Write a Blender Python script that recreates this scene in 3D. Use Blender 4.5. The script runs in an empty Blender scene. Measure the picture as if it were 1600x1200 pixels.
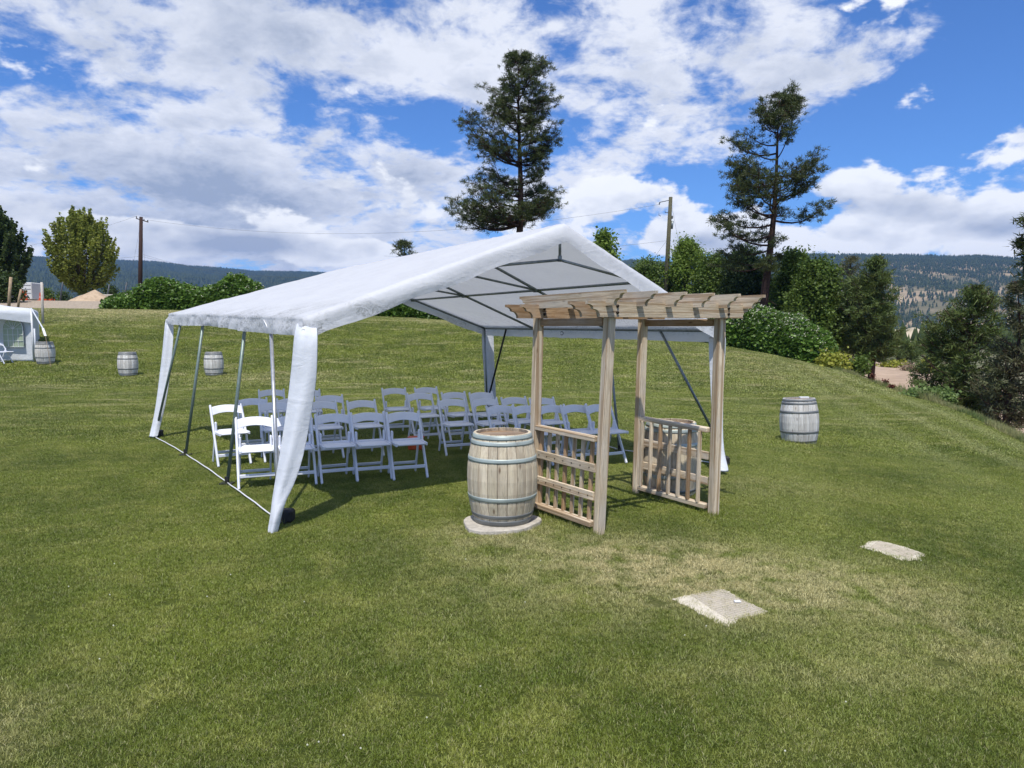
import bpy, bmesh, math, random
import numpy as np
from mathutils import Vector, Matrix, Quaternion
rad = math.radians
PI = math.pi
scene = bpy.context.scene
col = scene.collection

# ------------------------------------------------------------------ camera
F_PX, PITCH, CAM_Z = 1110.0, rad(4.48), 1.95          # focal length in pixels of the 1600 px wide photograph
cam_d = bpy.data.cameras.new('camera')
cam_d.sensor_width = 36.0
cam_d.lens = 36.0 * F_PX / 1600.0
cam_d.clip_start, cam_d.clip_end = 0.05, 20000
cam = bpy.data.objects.new('camera', cam_d)
cam.location = (0, 0, CAM_Z)
cam.rotation_euler = (rad(90) - PITCH, 0, 0)
col.objects.link(cam)
scene.camera = cam

# ------------------------------------------------------------------ colour management
vs = scene.view_settings
vs.view_transform = 'Standard'
vs.look = 'None'
vs.exposure = 0.16
vs.gamma = 1.0
vs.use_curve_mapping = False
scene.cycles.max_bounces = 8
scene.cycles.transparent_max_bounces = 8
scene.cycles.volume_bounces = 0
scene.cycles.use_denoising = True

# ------------------------------------------------------------------ sun
SUN_EL, SUN_AZ = rad(63), rad(180 + 6)                # azimuth clockwise from +Y: the sun stands behind the camera
sun_dir = Vector((math.sin(SUN_AZ) * math.cos(SUN_EL), math.cos(SUN_AZ) * math.cos(SUN_EL), math.sin(SUN_EL)))
sd = bpy.data.lights.new('sun', 'SUN')
sd.energy = 4.4
sd.angle = rad(0.6)
sd.color = (1.0, 0.95, 0.87)
sun = bpy.data.objects.new('sun', sd)
sun.rotation_euler = (-sun_dir).to_track_quat('-Z', 'Y').to_euler()
sun.location = (0, -20, 40)
col.objects.link(sun)

# ------------------------------------------------------------------ world: Nishita sky with procedural clouds
def px_dir(px, py):
    u, v = (px - 800) / F_PX, (600 - py) / F_PX
    return Vector((u, math.cos(PITCH) + v * math.sin(PITCH), v * math.cos(PITCH) - math.sin(PITCH)))
def px_azel(px, py):
    d = px_dir(px, py).normalized()
    return math.atan2(d.x, d.y), math.asin(d.z)

world = bpy.data.worlds.new('World')
scene.world = world
world.use_nodes = True
wt = world.node_tree
wt.nodes.clear()
class NB:                                              # tiny node builder
    def __init__(s, nt): s.nt = nt
    def n(s, typ, **kw):
        nd = s.nt.nodes.new(typ)
        for k, v in kw.items(): setattr(nd, k, v)
        return nd
    def put(s, sock, v):
        if v is None: return
        if isinstance(v, bpy.types.NodeSocket): s.nt.links.new(v, sock)
        elif isinstance(v, (tuple, list)) and len(v) == 3 and sock.type == 'RGBA': sock.default_value = (*v, 1)
        else: sock.default_value = v
    def m(s, op, a, b=None, c=None, clamp=False):
        nd = s.n('ShaderNodeMath', operation=op, use_clamp=clamp)
        for i, x in enumerate((a, b, c)): s.put(nd.inputs[i], x)
        return nd.outputs[0]
    def vm(s, op, a, b=None):
        nd = s.n('ShaderNodeVectorMath', operation=op)
        s.put(nd.inputs[0], a); s.put(nd.inputs[1], b)
        return nd.outputs['Value'] if op in ('LENGTH', 'DOT_PRODUCT') else nd.outputs[0]
    def noise(s, vec, scale, detail=4, rough=.5, dist=0.0, lac=2.0):
        nd = s.n('ShaderNodeTexNoise')
        s.put(nd.inputs['Vector'], vec)
        nd.inputs['Scale'].default_value = scale; nd.inputs['Detail'].default_value = detail
        nd.inputs['Roughness'].default_value = rough; nd.inputs['Distortion'].default_value = dist
        nd.inputs['Lacunarity'].default_value = lac
        return nd.outputs['Fac']
    def ramp(s, x, lo, hi, a=0.0, b=1.0, smooth=True):
        nd = s.n('ShaderNodeMapRange', interpolation_type='SMOOTHSTEP' if smooth else 'LINEAR')
        for i, v in enumerate((x, lo, hi, a, b)): s.put(nd.inputs[i], v)
        return nd.outputs[0]
    def mix(s, f, a, b, blend='MIX'):
        nd = s.n('ShaderNodeMix', data_type='RGBA', blend_type=blend)
        s.put(nd.inputs[0], f); s.put(nd.inputs[6], a); s.put(nd.inputs[7], b)
        return nd.outputs[2]
    def sep(s, v):
        nd = s.n('ShaderNodeSeparateXYZ'); s.put(nd.inputs[0], v); return nd.outputs
    def comb(s, x, y, z):
        nd = s.n('ShaderNodeCombineXYZ')
        for i, v in enumerate((x, y, z)): s.put(nd.inputs[i], v)
        return nd.outputs[0]

w = NB(wt)
sky = w.n('ShaderNodeTexSky', sky_type='NISHITA')
sky.sun_disc = False
sky.sun_elevation = SUN_EL
sky.sun_rotation = SUN_AZ
sky.altitude = 500
sky.air_density = 1.0
sky.dust_density = 0.3
sky.ozone_density = 2.5
tc = w.n('ShaderNodeTexCoord')
dv = w.vm('NORMALIZE', tc.outputs['Generated'])
X, Y, Z = w.sep(dv)
az = w.m('ARCTAN2', X, Y)
el = w.m('ARCSINE', Z)
# cloud-deck coordinates: the clouds lie on a plane high above and shrink towards the horizon
zz = w.m('ADD', w.m('MAXIMUM', Z, 0.0), 0.30)
pl = w.comb(w.m('DIVIDE', X, zz), w.m('DIVIDE', Y, zz), 0.35)
n_big = w.noise(pl, 1.15, 3, .5, .3)
n_mid = w.noise(pl, 4.6, 8, .60, .25)
n_fine = w.noise(pl, 13.0, 7, .62, .3)
dome = w.comb(w.m('MULTIPLY', az, 1.0), w.m('MULTIPLY', el, 1.7), 0.0)
n_puff = w.noise(dome, 7.0, 6, .55, .1)
n_puff2 = w.noise(dome, 15.0, 5, .55, .1)
def blob(px, py, sx, sy, amp, tilt=0.0):
    a0, e0 = px_azel(px, py)
    sa, se = sx / F_PX, sy / F_PX
    da = w.m('SUBTRACT', az, a0); de = w.m('SUBTRACT', el, e0)
    if tilt:
        c, s_ = math.cos(rad(tilt)), math.sin(rad(tilt))
        d1 = w.m('ADD', w.m('MULTIPLY', da, c), w.m('MULTIPLY', de, s_))
        d2 = w.m('SUBTRACT', w.m('MULTIPLY', de, c), w.m('MULTIPLY', da, s_))
        da, de = d1, d2
    q = w.m('ADD', w.m('POWER', w.m('ABSOLUTE', w.m('DIVIDE', da, sa)), 2.0), w.m('POWER', w.m('ABSOLUTE', w.m('DIVIDE', de, se)), 2.0))
    return w.m('MULTIPLY', w.m('EXPONENT', w.m('MULTIPLY', q, -1.0)), amp)
def total(lst):
    t = lst[0]
    for x in lst[1:]: t = w.m('ADD', t, x)
    return t
# where the broken cloud deck is thick (+) and where the blue shows through (-)
bias = total([blob(*b) for b in (
    (330, 130, 360, 150, .26), (120, 330, 300, 110, .26), (520, 330, 260, 75, .20), (730, 60, 150, 80, .14), (560, 60, 300, 70, .14),
    (1120, 130, 150, 100, .17), (1380, 75, 160, 30, .20, 10), (1020, 225, 130, 60, .10), (880, 180, 70, 50, .10), (1330, 125, 80, 30, .14),
    (45, 110, 70, 45, -.26), (640, 200, 120, 38, -.50), (475, 165, 50, 25, -.2), (1400, 200, 180, 60, -.26), (1180, 285, 60, 40, -.2), (1570, 90, 150, 150, -.40),
    (1120, 330, 170, 50, -.25), (890, 20, 60, 40, -.15), (1200, 15, 90, 30, -.2), (1330, 240, 170, 45, -.2), (700, 170, 60, 20, -.2), (230, 60, 40, 20, -.14))])
mixn = w.m('ADD', w.m('ADD', w.m('MULTIPLY', n_big, .20), w.m('MULTIPLY', n_mid, .52)), w.m('MULTIPLY', n_fine, .28))
deck_d = w.m('ADD', w.m('ADD', w.m('MULTIPLY', w.m('SUBTRACT', mixn, .5), 2.7), .5), w.m('MULTIPLY', bias, .85))
deck = w.ramp(deck_d, .40, .74)
# cumulus heaps and the white bank above the hills
heap = total([blob(*b) for b in (
    (1575, 238, 95, 34, .62, 8), (1320, 292, 48, 30, .60), (1465, 352, 110, 26, .66), (1250, 372, 260, 22, .42), (1600, 350, 50, 34, .5), (1390, 330, 60, 24, .34),
    (930, 285, 42, 34, .5), (1090, 372, 120, 30, .62), (960, 330, 130, 40, .34), (530, 400, 70, 18, .66), (590, 388, 40, 14, .5), (420, 380, 170, 16, .42),
    (120, 352, 190, 26, .60, -10), (330, 372, 260, 14, .44, -4), (700, 330, 240, 40, .40), (520, 287, 40, 14, .4), (-500, 380, 400, 40, .5), (2100, 360, 400, 40, .5))])
heap_d = w.m('ADD', heap, w.m('ADD', w.m('MULTIPLY', w.m('SUBTRACT', n_puff, .5), 1.9), w.m('MULTIPLY', w.m('SUBTRACT', n_puff2, .5), .8)))
heap_c = w.ramp(heap_d, .26, .42)
# light on the clouds: thin edges are white, thick middles grey from below
dome_up = w.vm('ADD', dome, (0.0, 0.035, 0.0))
puff_up = w.noise(dome_up, 7.0, 4, .5, .1)
relief = w.m('SUBTRACT', n_puff, puff_up)
pl_up = w.vm('ADD', pl, (0.0, -0.05, 0.05))
mid_up = w.noise(pl_up, 4.6, 8, .60, .25)
relief2 = w.m('SUBTRACT', n_mid, mid_up)
n_shade = w.noise(pl, 2.0, 6, .58, .2)
dark = total([blob(*b) for b in ((300, 300, 150, 22, .30, -2), (430, 315, 130, 26, .30), (260, 355, 130, 16, .40), (380, 388, 70, 14, .45), (1240, 325, 70, 20, .40), (1420, 318, 90, 14, .35),
    (100, 260, 200, 50, .12), (60, 385, 120, 14, .35), (500, 100, 200, 60, .10), (340, 250, 300, 40, .14), (1100, 372, 40, 12, .25), (660, 260, 120, 16, .12))])
thick = w.m('ADD', w.m('ADD', w.ramp(deck_d, .62, 1.02, 0.0, .42), w.m('MULTIPLY', w.m('SUBTRACT', n_shade, .47), 1.5)), dark)
thick = w.m('SUBTRACT', w.m('ADD', thick, .05), w.m('MULTIPLY', relief2, 2.0), clamp=True)
deck_col = w.mix(thick, (8.2, 8.5, 9.2), (3.5, 4.1, 5.3))
heap_t = w.m('SUBTRACT', w.m('ADD', w.m('MULTIPLY', dark, 1.3), w.ramp(heap_d, .45, 1.0, 0.0, .30)), w.m('MULTIPLY', relief, 3.2), clamp=True)
heap_col = w.mix(heap_t, (9.8, 10.0, 10.3), (3.9, 4.5, 5.7))
blue = w.mix(1.0, sky.outputs[0], (0.60, 0.93, 1.42), 'MULTIPLY')
c1 = w.mix(w.m('MULTIPLY', deck, .95), blue, deck_col)
c2 = w.mix(w.m('MULTIPLY', heap_c, .96), c1, heap_col)
hz = w.ramp(el, 0.0, 0.10, .35, 0.0)
c3 = w.mix(hz, c2, (6.8, 7.4, 8.4))
bg = w.n('ShaderNodeBackground')
bg.inputs['Strength'].default_value = 0.10
wt.links.new(c3, bg.inputs['Color'])
wo = w.n('ShaderNodeOutputWorld')
wt.links.new(bg.outputs[0], wo.inputs['Surface'])

# ------------------------------------------------------------------ object helpers
def tag(o, label=None, cat=None, group=None, kind=None):
    for k, v in (('label', label), ('category', cat), ('group', group), ('kind', kind)):
        if v: o[k] = v
    return o
def empty(name, loc, label, cat, group=None, rz=0.0):
    o = bpy.data.objects.new(name, None)
    o.empty_display_size = .2
    o.location = loc; o.rotation_euler = (0, 0, rz)
    col.objects.link(o)
    return tag(o, label, cat, group)
def origin_of(o):
    v = Vector((0, 0, 0))
    while o is not None:
        v += o.location; o = o.parent
    return v
def link(name, me, m=None, parent=None, smooth=False, world_co=True):
    """one mesh object; world_co: vertices were given in scene coordinates"""
    o = bpy.data.objects.new(name, me)
    if m is not None and not me.materials:
        for x in (m if isinstance(m, (list, tuple)) else [m]): me.materials.append(x)
    if smooth:
        me.shade_smooth()
    if parent is not None:
        if world_co: me.transform(Matrix.Translation(-origin_of(parent)))
        o.parent = parent
    col.objects.link(o)
    return o
def mesh_np(verts, faces, uniform=True):
    """fast mesh from an (N,3) array and an (M,k) array"""
    me = bpy.data.meshes.new('m')
    verts = np.asarray(verts, dtype=np.float32); faces = np.asarray(faces, dtype=np.int32)
    me.vertices.add(len(verts)); me.vertices.foreach_set('co', verts.ravel())
    k = faces.shape[1]
    me.loops.add(faces.size); me.loops.foreach_set('vertex_index', faces.ravel())
    me.polygons.add(len(faces))
    me.polygons.foreach_set('loop_start', np.arange(0, faces.size, k, dtype=np.int32))
    try: me.polygons.foreach_set('loop_total', np.full(len(faces), k, dtype=np.int32))
    except Exception: pass
    me.update(calc_edges=True); me.validate()
    return me
class MB:                                              # collects shapes, then makes one mesh
    def __init__(s): s.v = []; s.f = []
    def add(s, vs_, fs_):
        b = len(s.v); s.v += [tuple(x) for x in vs_]; s.f += [tuple(b + i for i in f) for f in fs_]; return s
    def box(s, c, size, M=None):
        hx, hy, hz_ = size[0] / 2, size[1] / 2, size[2] / 2
        pts = [Vector((x * hx, y * hy, z * hz_)) for x in (-1, 1) for y in (-1, 1) for z in (-1, 1)]
        if M is not None: pts = [M @ p for p in pts]
        c = Vector(c)
        return s.add([p + c for p in pts], [(0, 1, 3, 2), (4, 6, 7, 5), (0, 4, 5, 1), (2, 3, 7, 6), (0, 2, 6, 4), (1, 5, 7, 3)])
    def bar(s, p0, p1, w_, h_, up=(0, 0, 1)):
        p0, p1 = Vector(p0), Vector(p1); d = (p1 - p0)
        x = d.normalized(); up = Vector(up)
        if abs(x.dot(up)) > .98: up = Vector((1, 0, 0))
        y = up.cross(x).normalized(); z = x.cross(y)
        M = Matrix((x, y, z)).transposed()
        return s.box((p0 + p1) / 2, (d.length, w_, h_), M)
    def tube(s, pts, r, n=8, cap=True):
        pts = [Vector(p) for p in pts]
        rs = r if isinstance(r, (list, tuple)) else [r] * len(pts)
        b = len(s.v); ref = Vector((0, 0, 1))
        if abs((pts[-1] - pts[0]).normalized().dot(ref)) > .95: ref = Vector((1, 0, 0))
        for i, p in enumerate(pts):
            t = (pts[min(i + 1, len(pts) - 1)] - pts[max(i - 1, 0)]).normalized()
            a = t.cross(ref).normalized(); c = t.cross(a)
            for k in range(n):
                q = 2 * PI * k / n
                s.v.append(tuple(p + (a * math.cos(q) + c * math.sin(q)) * rs[i]))
        for i in range(len(pts) - 1):
            for k in range(n):
                k2 = (k + 1) % n
                s.f.append((b + i * n + k, b + i * n + k2, b + (i + 1) * n + k2, b + (i + 1) * n + k))
        if cap:
            s.f.append(tuple(b + k for k in range(n))[::-1]); s.f.append(tuple(b + (len(pts) - 1) * n + k for k in range(n)))
        return s
    def lathe(s, prof, n=24, c=(0, 0, 0)):
        b = len(s.v)
        for r, z in prof:
            for k in range(n):
                q = 2 * PI * k / n; s.v.append((c[0] + r * math.cos(q), c[1] + r * math.sin(q), c[2] + z))
        for i in range(len(prof) - 1):
            for k in range(n):
                k2 = (k + 1) % n; s.f.append((b + i * n + k, b + i * n + k2, b + (i + 1) * n + k2, b + (i + 1) * n + k))
        return s
    def mesh(s, bevel=0.0, seg=1):
        me = bpy.data.meshes.new('m'); me.from_pydata(s.v, [], s.f); me.validate()
        bm = bmesh.new(); bm.from_mesh(me)
        bmesh.ops.recalc_face_normals(bm, faces=bm.faces)
        if bevel: bmesh.ops.bevel(bm, geom=list(bm.edges), offset=bevel, segments=seg, affect='EDGES', clamp_overlap=True)
        bm.to_mesh(me); bm.free(); me.update(); return me
    def build(s, name, m, parent=None, smooth=False, bevel=0.0, world_co=True):
        return link(name, s.mesh(bevel), m, parent, smooth, world_co)
def copy_tree(o, parent=None):
    c = o.copy(); col.objects.link(c); c.parent = parent
    for ch in list(o.children): copy_tree(ch, c)
    return c

# ------------------------------------------------------------------ materials
def material(name):
    m = bpy.data.materials.new(name); m.use_nodes = True
    nt = m.node_tree; nt.nodes.clear(); b = NB(nt)
    bs = b.n('ShaderNodeBsdfPrincipled'); out = b.n('ShaderNodeOutputMaterial')
    nt.links.new(bs.outputs[0], out.inputs['Surface'])
    return m, b, bs, out
def bump(b, bs, h, strength=.4, dist=.01):
    n = b.n('ShaderNodeBump'); n.inputs['Strength'].default_value = strength; n.inputs['Distance'].default_value = dist
    b.put(n.inputs['Height'], h); b.nt.links.new(n.outputs[0], bs.inputs['Normal'])
def simple(name, c1, c2=None, scale=8.0, rough=.7, metal=0.0, bmp=0.0, spec=.3, coord='Object'):
    m, b, bs, out = material(name)
    t = b.n('ShaderNodeTexCoord').outputs[coord]
    nz = b.noise(t, scale, 5, .6)
    b.put(bs.inputs['Base Color'], b.mix(b.ramp(nz, .3, .7), c1, c2 or tuple(x * .75 for x in c1)))
    bs.inputs['Roughness'].default_value = rough; bs.inputs['Metallic'].default_value = metal
    bs.inputs['Specular IOR Level'].default_value = spec
    if bmp: bump(b, bs, b.noise(t, scale * 4, 5, .6), bmp, .01)
    return m
def rand_obj(b): return b.n('ShaderNodeObjectInfo').outputs['Random']
def isl(b): return b.n('ShaderNodeNewGeometry').outputs['Random Per Island']

def wood_mat(name, ca, cb, cc, axis=0, scale=1.0, streak=(.30, .19, .10)):
    """weathered timber: grain along the given local axis, knots and grey patches"""
    m, b, bs, out = material(name)
    t = b.n('ShaderNodeTexCoord').outputs['Object']
    r = rand_obj(b)
    off = b.vm('ADD', t, b.comb(b.m('MULTIPLY', r, 13.0), b.m('MULTIPLY', r, 7.0), b.m('MULTIPLY', r, 29.0)))
    st = [22.0, 22.0, 22.0]; st[axis] = 1.3
    g = b.vm('MULTIPLY', off, tuple(x * scale for x in st))
    n1 = b.noise(g, 1.6, 6, .62, 1.2); n2 = b.noise(g, 6.0, 4, .6)
    pz = b.noise(off, 2.4, 4, .6)
    colr = b.mix(b.ramp(n1, .32, .68), ca, cb)
    colr = b.mix(b.ramp(pz, .40, .72, 0, .75), colr, cc)
    colr = b.mix(b.ramp(n2, .52, .74, 0, .55), colr, tuple(x * .45 for x in cb))
    st2 = [16.0, 16.0, 16.0]; st2[axis] = .35
    n4 = b.noise(b.vm('MULTIPLY', off, tuple(x * scale for x in st2)), 1.5, 3, .5, .4)
    colr = b.mix(b.ramp(n4, .50, .60, 0, .70), colr, streak)
    v = b.n('ShaderNodeTexVoronoi'); b.put(v.inputs['Vector'], b.vm('MULTIPLY', off, tuple(3.0 if i == axis else 9.0 for i in range(3)))); v.inputs['Scale'].default_value = 1.0
    colr = b.mix(b.ramp(v.outputs['Distance'], .03, .16, .75, 0), colr, (.10, .05, .025))
    val = b.n('ShaderNodeHueSaturation'); b.put(val.inputs['Color'], colr); b.put(val.inputs['Value'], b.ramp(r, 0, 1, .82, 1.15, False))
    b.put(bs.inputs['Base Color'], val.outputs[0])
    bs.inputs['Roughness'].default_value = .85; bs.inputs['Specular IOR Level'].default_value = .2
    bump(b, bs, b.m('ADD', n1, b.m('MULTIPLY', n2, .6)), .6, .006)
    return m
M = {}
M['cedar'] = wood_mat('weathered_cedar', (.72, .61, .45), (.47, .37, .25), (.58, .52, .44))
M['cedar_warm'] = wood_mat('warm_cedar', (.46, .31, .18), (.27, .16, .08), (.40, .34, .27))
M['stave'] = wood_mat('barrel_oak', (.66, .58, .44), (.50, .43, .32), (.68, .59, .41), axis=2, scale=.9, streak=(.45, .37, .27))
M['stave_pale'] = wood_mat('silvered_oak', (.76, .75, .71), (.50, .49, .46), (.52, .49, .43), axis=2, scale=.9, streak=(.50, .475, .43))
M['head'] = wood_mat('barrel_head_oak', (.28, .20, .14), (.15, .10, .07), (.33, .28, .22), axis=0, scale=.9)

def hoop_mat(name, base, rusty=.35):
    m, b, bs, out = material(name)
    t = b.n('ShaderNodeTexCoord').outputs['Object']; r = rand_obj(b)
    o = b.vm('ADD', t, b.comb(b.m('MULTIPLY', r, 11.0), 0.0, b.m('MULTIPLY', r, 5.0)))
    n1 = b.noise(o, 9.0, 6, .65); n2 = b.noise(o, 3.0, 3, .5)
    c = b.mix(b.ramp(n2, .35, .65), base, tuple(x * .72 for x in base))
    c = b.mix(b.ramp(n1, .60, .78, 0, rusty), c, (.20, .10, .05))
    b.put(bs.inputs['Base Color'], c); bs.inputs['Metallic'].default_value = .25; bs.inputs['Roughness'].default_value = .5
    bump(b, bs, n1, .25, .004)
    return m
M['hoop'] = hoop_mat('galvanised_hoop', (.42, .48, .455)); M['hoop_grey'] = hoop_mat('grey_hoop', (.20, .21, .21), .25)

# white resin of the chairs
m, b, bs, out = material('white_resin')
t = b.n('ShaderNodeTexCoord').outputs['Object']
b.put(bs.inputs['Base Color'], b.mix(b.ramp(b.noise(t, 5, 5, .6), .4, .75), (.73, .75, .82), (.65, .68, .75)))
bs.inputs['Roughness'].default_value = .42; bs.inputs['Specular IOR Level'].default_value = .45
bs.inputs['Subsurface Weight'].default_value = 0.0
M['resin'] = m

# tent sheeting: white woven polyethylene that lets some light through
def sheet_mat(name, base, trans, dirt=0.0, wr=.5, rough=.55):
    m, b, bs, out = material(name)
    g = b.n('ShaderNodeNewGeometry'); t = g.outputs['Position']
    n1 = b.noise(b.vm('MULTIPLY', t, (1.2, 1.2, 2.4)), 2.0, 6, .62, .8)
    n2 = b.noise(b.vm('MULTIPLY', t, (1.0, .75, 1.6)), 9.0, 6, .62, .9)
    c = b.mix(b.ramp(n1, .35, .7), base, tuple(x * .93 for x in base))
    if dirt:
        z = b.sep(t)[2]
        band = b.m('MULTIPLY', b.ramp(z, 1.80, 1.95), b.ramp(z, 2.30, 2.10))
        spots = b.ramp(b.noise(b.vm('MULTIPLY', t, (1.0, 1.0, 1.6)), 13.0, 8, .75, 2.2), .45, .60)
        patch = b.ramp(b.noise(t, 2.2, 3, .5), .36, .56)
        c = b.mix(b.m('MULTIPLY', b.m('MULTIPLY', spots, patch), b.m('MULTIPLY', band, dirt)), c, (.30, .31, .31))
    b.put(bs.inputs['Base Color'], c); bs.inputs['Roughness'].default_value = rough
    bs.inputs['Specular IOR Level'].default_value = .3
    tr = b.n('ShaderNodeBsdfTranslucent'); b.put(tr.inputs['Color'], tuple(x * .92 for x in base))
    mx = b.n('ShaderNodeMixShader'); mx.inputs[0].default_value = trans
    b.nt.links.new(bs.outputs[0], mx.inputs[1]); b.nt.links.new(tr.outputs[0], mx.inputs[2]); b.nt.links.new(mx.outputs[0], out.inputs['Surface'])
    wv = b.n('ShaderNodeTexVoronoi', feature='SMOOTH_F1'); b.put(wv.inputs['Vector'], b.vm('MULTIPLY', t, (1.0, 1.0, .6))); wv.inputs['Scale'].default_value = 3.2
    al = b.m('ADD', b.m('MULTIPLY', b.sep(t)[0], .76), b.m('MULTIPLY', b.sep(t)[1], .65)); ac = b.m('SUBTRACT', b.m('MULTIPLY', b.sep(t)[1], .76), b.m('MULTIPLY', b.sep(t)[0], .65))
    n3 = b.noise(b.comb(b.m('MULTIPLY', al, 7.0), b.m('MULTIPLY', ac, .8), b.m('MULTIPLY', b.sep(t)[2], 2.0)), 1.4, 5, .6, .6)
    h = b.m('ADD', b.m('ADD', b.m('MULTIPLY', n1, 1.3), b.m('MULTIPLY', n3, .75)), b.m('ADD', b.m('MULTIPLY', n2, .34), b.m('MULTIPLY', wv.outputs['Distance'], .8)))
    bump(b, bs, h, wr, .03)
    return m
M['sheet'] = sheet_mat('white_tent_sheeting', (.77, .785, .82), .33, 1.0, .38)
M['sheet_leg'] = sheet_mat('white_leg_sheeting', (.72, .75, .80), .16, 0.0, .34)
M['sheet_small'] = sheet_mat('grey_white_marquee_vinyl', (.66, .69, .72), .10, 0.0, .5)

M['steel'] = simple('galvanised_tube', (.24, .27, .28), (.15, .175, .18), 20, .42, .6, spec=.5)
M['steel_green'] = simple('weathered_green_steel', (.15, .205, .185), (.20, .25, .235), 20, .45, .35, spec=.5)
M['steel_bright'] = simple('bright_steel', (.55, .56, .58), (.42, .43, .45), 20, .35, .6, spec=.5)
M['black'] = simple('black_rubber', (.015, .015, .018), (.03, .03, .03), 20, .6)
M['bolt'] = simple('dark_bolt', (.02, .018, .016), (.05, .03, .02), 40, .5, .5)
M['white_paint'] = simple('white_paint', (.72, .73, .74), (.62, .63, .64), 12, .45)
M['concrete'] = simple('pale_concrete', (.50, .46, .39), (.36, .33, .28), 14, .95, bmp=.5)
M['orange'] = simple('orange_plastic', (.60, .10, .03), (.45, .07, .02), 12, .5)
M['blue_van'] = simple('blue_grey_paint', (.10, .17, .24), (.07, .12, .17), 4, .4)
M['pole_dark'] = simple('dark_creosote_pole', (.055, .028, .020), (.03, .018, .014), 14, .85, bmp=.4)
M['pole_green'] = simple('greenish_treated_pole', (.11, .105, .060), (.06, .057, .035), 14, .85, bmp=.4)
M['post_tan'] = simple('tan_post_wood', (.42, .31, .20), (.30, .22, .14), 10, .85, bmp=.4)
M['post_white'] = simple('pale_post_wood', (.55, .51, .45), (.42, .38, .33), 10, .85, bmp=.4)
M['wire'] = simple('grey_wire', (.10, .11, .12), (.07, .08, .09), 4, .6, .3)
M['glass_dark'] = simple('dark_louvre', (.05, .05, .055), None, 4, .4)
M['gravelpile'] = simple('tan_gravel', (.50, .38, .26), (.36, .27, .18), 3.0, .95, bmp=.6)

def leaf_mat(name, ca, cb, cc=None, trans=.25, rough=.5, zgrad=None):
    """leaves: colour varies leaf by leaf; part of the light passes through"""
    m, b, bs, out = material(name)
    r = isl(b); t = b.n('ShaderNodeNewGeometry').outputs['Position']
    c = b.mix(r, ca, cb)
    if cc: c = b.mix(b.ramp(b.noise(t, 1.1, 3, .5), .45, .65), c, b.mix(r, cc, tuple(x * .7 for x in cc)))
    b.put(bs.inputs['Base Color'], c); bs.inputs['Roughness'].default_value = rough; bs.inputs['Specular IOR Level'].default_value = .25
    tr = b.n('ShaderNodeBsdfTranslucent'); b.put(tr.inputs['Color'], b.mix(.5, c, tuple(min(1, x * 1.8) for x in cb)))
    mx = b.n('ShaderNodeMixShader'); mx.inputs[0].default_value = trans
    b.nt.links.new(bs.outputs[0], mx.inputs[1]); b.nt.links.new(tr.outputs[0], mx.inputs[2]); b.nt.links.new(mx.outputs[0], out.inputs['Surface'])
    return m
M['needle'] = leaf_mat('pine_needles', (.030, .048, .014), (.095, .120, .034), (.075, .088, .026), .12)
M['needle_young'] = leaf_mat('young_pine_needles', (.045, .075, .018), (.13, .175, .045), (.11, .135, .036), .15)
M['needle_dry'] = leaf_mat('greyish_pine_needles', (.055, .068, .030), (.15, .16, .075), (.10, .090, .045), .12)
M['maple'] = leaf_mat('maple_leaves', (.13, .17, .026), (.28, .31, .065), (.18, .20, .040), .40)
M['darkleaf'] = leaf_mat('dark_tree_leaves', (.035, .06, .018), (.075, .11, .030), None, .25)
M['locust'] = leaf_mat('locust_leaves', (.055, .10, .018), (.15, .22, .042), (.075, .11, .022), .3)
M['locust_bright'] = leaf_mat('bright_locust_leaves', (.10, .16, .026), (.19, .27, .050), None, .35)  # brighter leaf greens than the plain locust
M['vine'] = leaf_mat('vine_leaves', (.050, .11, .016), (.15, .25, .045), (.07, .13, .022), .25, .4)
M['flower'] = leaf_mat('cream_blossom', (.55, .55, .38), (.75, .75, .60), None, .2)
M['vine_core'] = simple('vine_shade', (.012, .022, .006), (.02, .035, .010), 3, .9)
M['yellowleaf'] = leaf_mat('yellow_green_leaves', (.20, .24, .03), (.34, .34, .06), None, .3)
M['dryleaf'] = leaf_mat('dry_twigs', (.24, .17, .12), (.36, .28, .20), None, .1)
M['dock'] = leaf_mat('red_brown_seed_heads', (.10, .030, .020), (.17, .055, .035), None, .1)
M['straw'] = leaf_mat('dry_straw_grass', (.17, .20, .06), (.36, .33, .16), (.11, .17, .04), .3)
M['weed'] = leaf_mat('weed_leaves', (.07, .12, .03), (.17, .24, .07), None, .3)
M['bark_pine'] = simple('ponderosa_bark', (.085, .045, .030), (.035, .022, .017), 7, .95, bmp=.8)
M['bark'] = simple('grey_bark', (.11, .085, .06), (.05, .04, .03), 7, .95, bmp=.6)

# ------------------------------------------------------------------ terrain
# the lawn's edge in plan, with its height; the lawn is a spur that falls away on the right
EDGE = [(-60, 5, 1.6), (-50, 24, 2.6), (-36, 42, 3.15), (-26, 43.5, 3.10), (-16, 45, 3.0), (-7, 45, 2.65), (-3.7, 44, 2.4), (4, 43, 1.9), (12, 39.5, 1.0), (15.7, 34, -.04),
        (14.0, 26, -.32), (12.6, 20, -.34), (10.8, 15, -.44), (9.6, 11, -.5), (9.2, 6, -.5), (10, 0, -.5), (12, -10, -.4), (0, -18, 0), (-30, -16, .3), (-55, -5, 1.0)]
def _smooth(pts, it=2):
    for _ in range(it):
        q = []
        for i in range(len(pts)):
            a, b_ = np.array(pts[i]), np.array(pts[(i + 1) % len(pts)])
            q += [a * .75 + b_ * .25, a * .25 + b_ * .75]
        pts = q
    return np.array(pts)
_e = _smooth(EDGE)
_dense = np.concatenate([_e[i] + (np.roll(_e, -1, 0)[i] - _e[i]) * np.linspace(0, 1, 12, endpoint=False)[:, None] for i in range(len(_e))])
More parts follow.
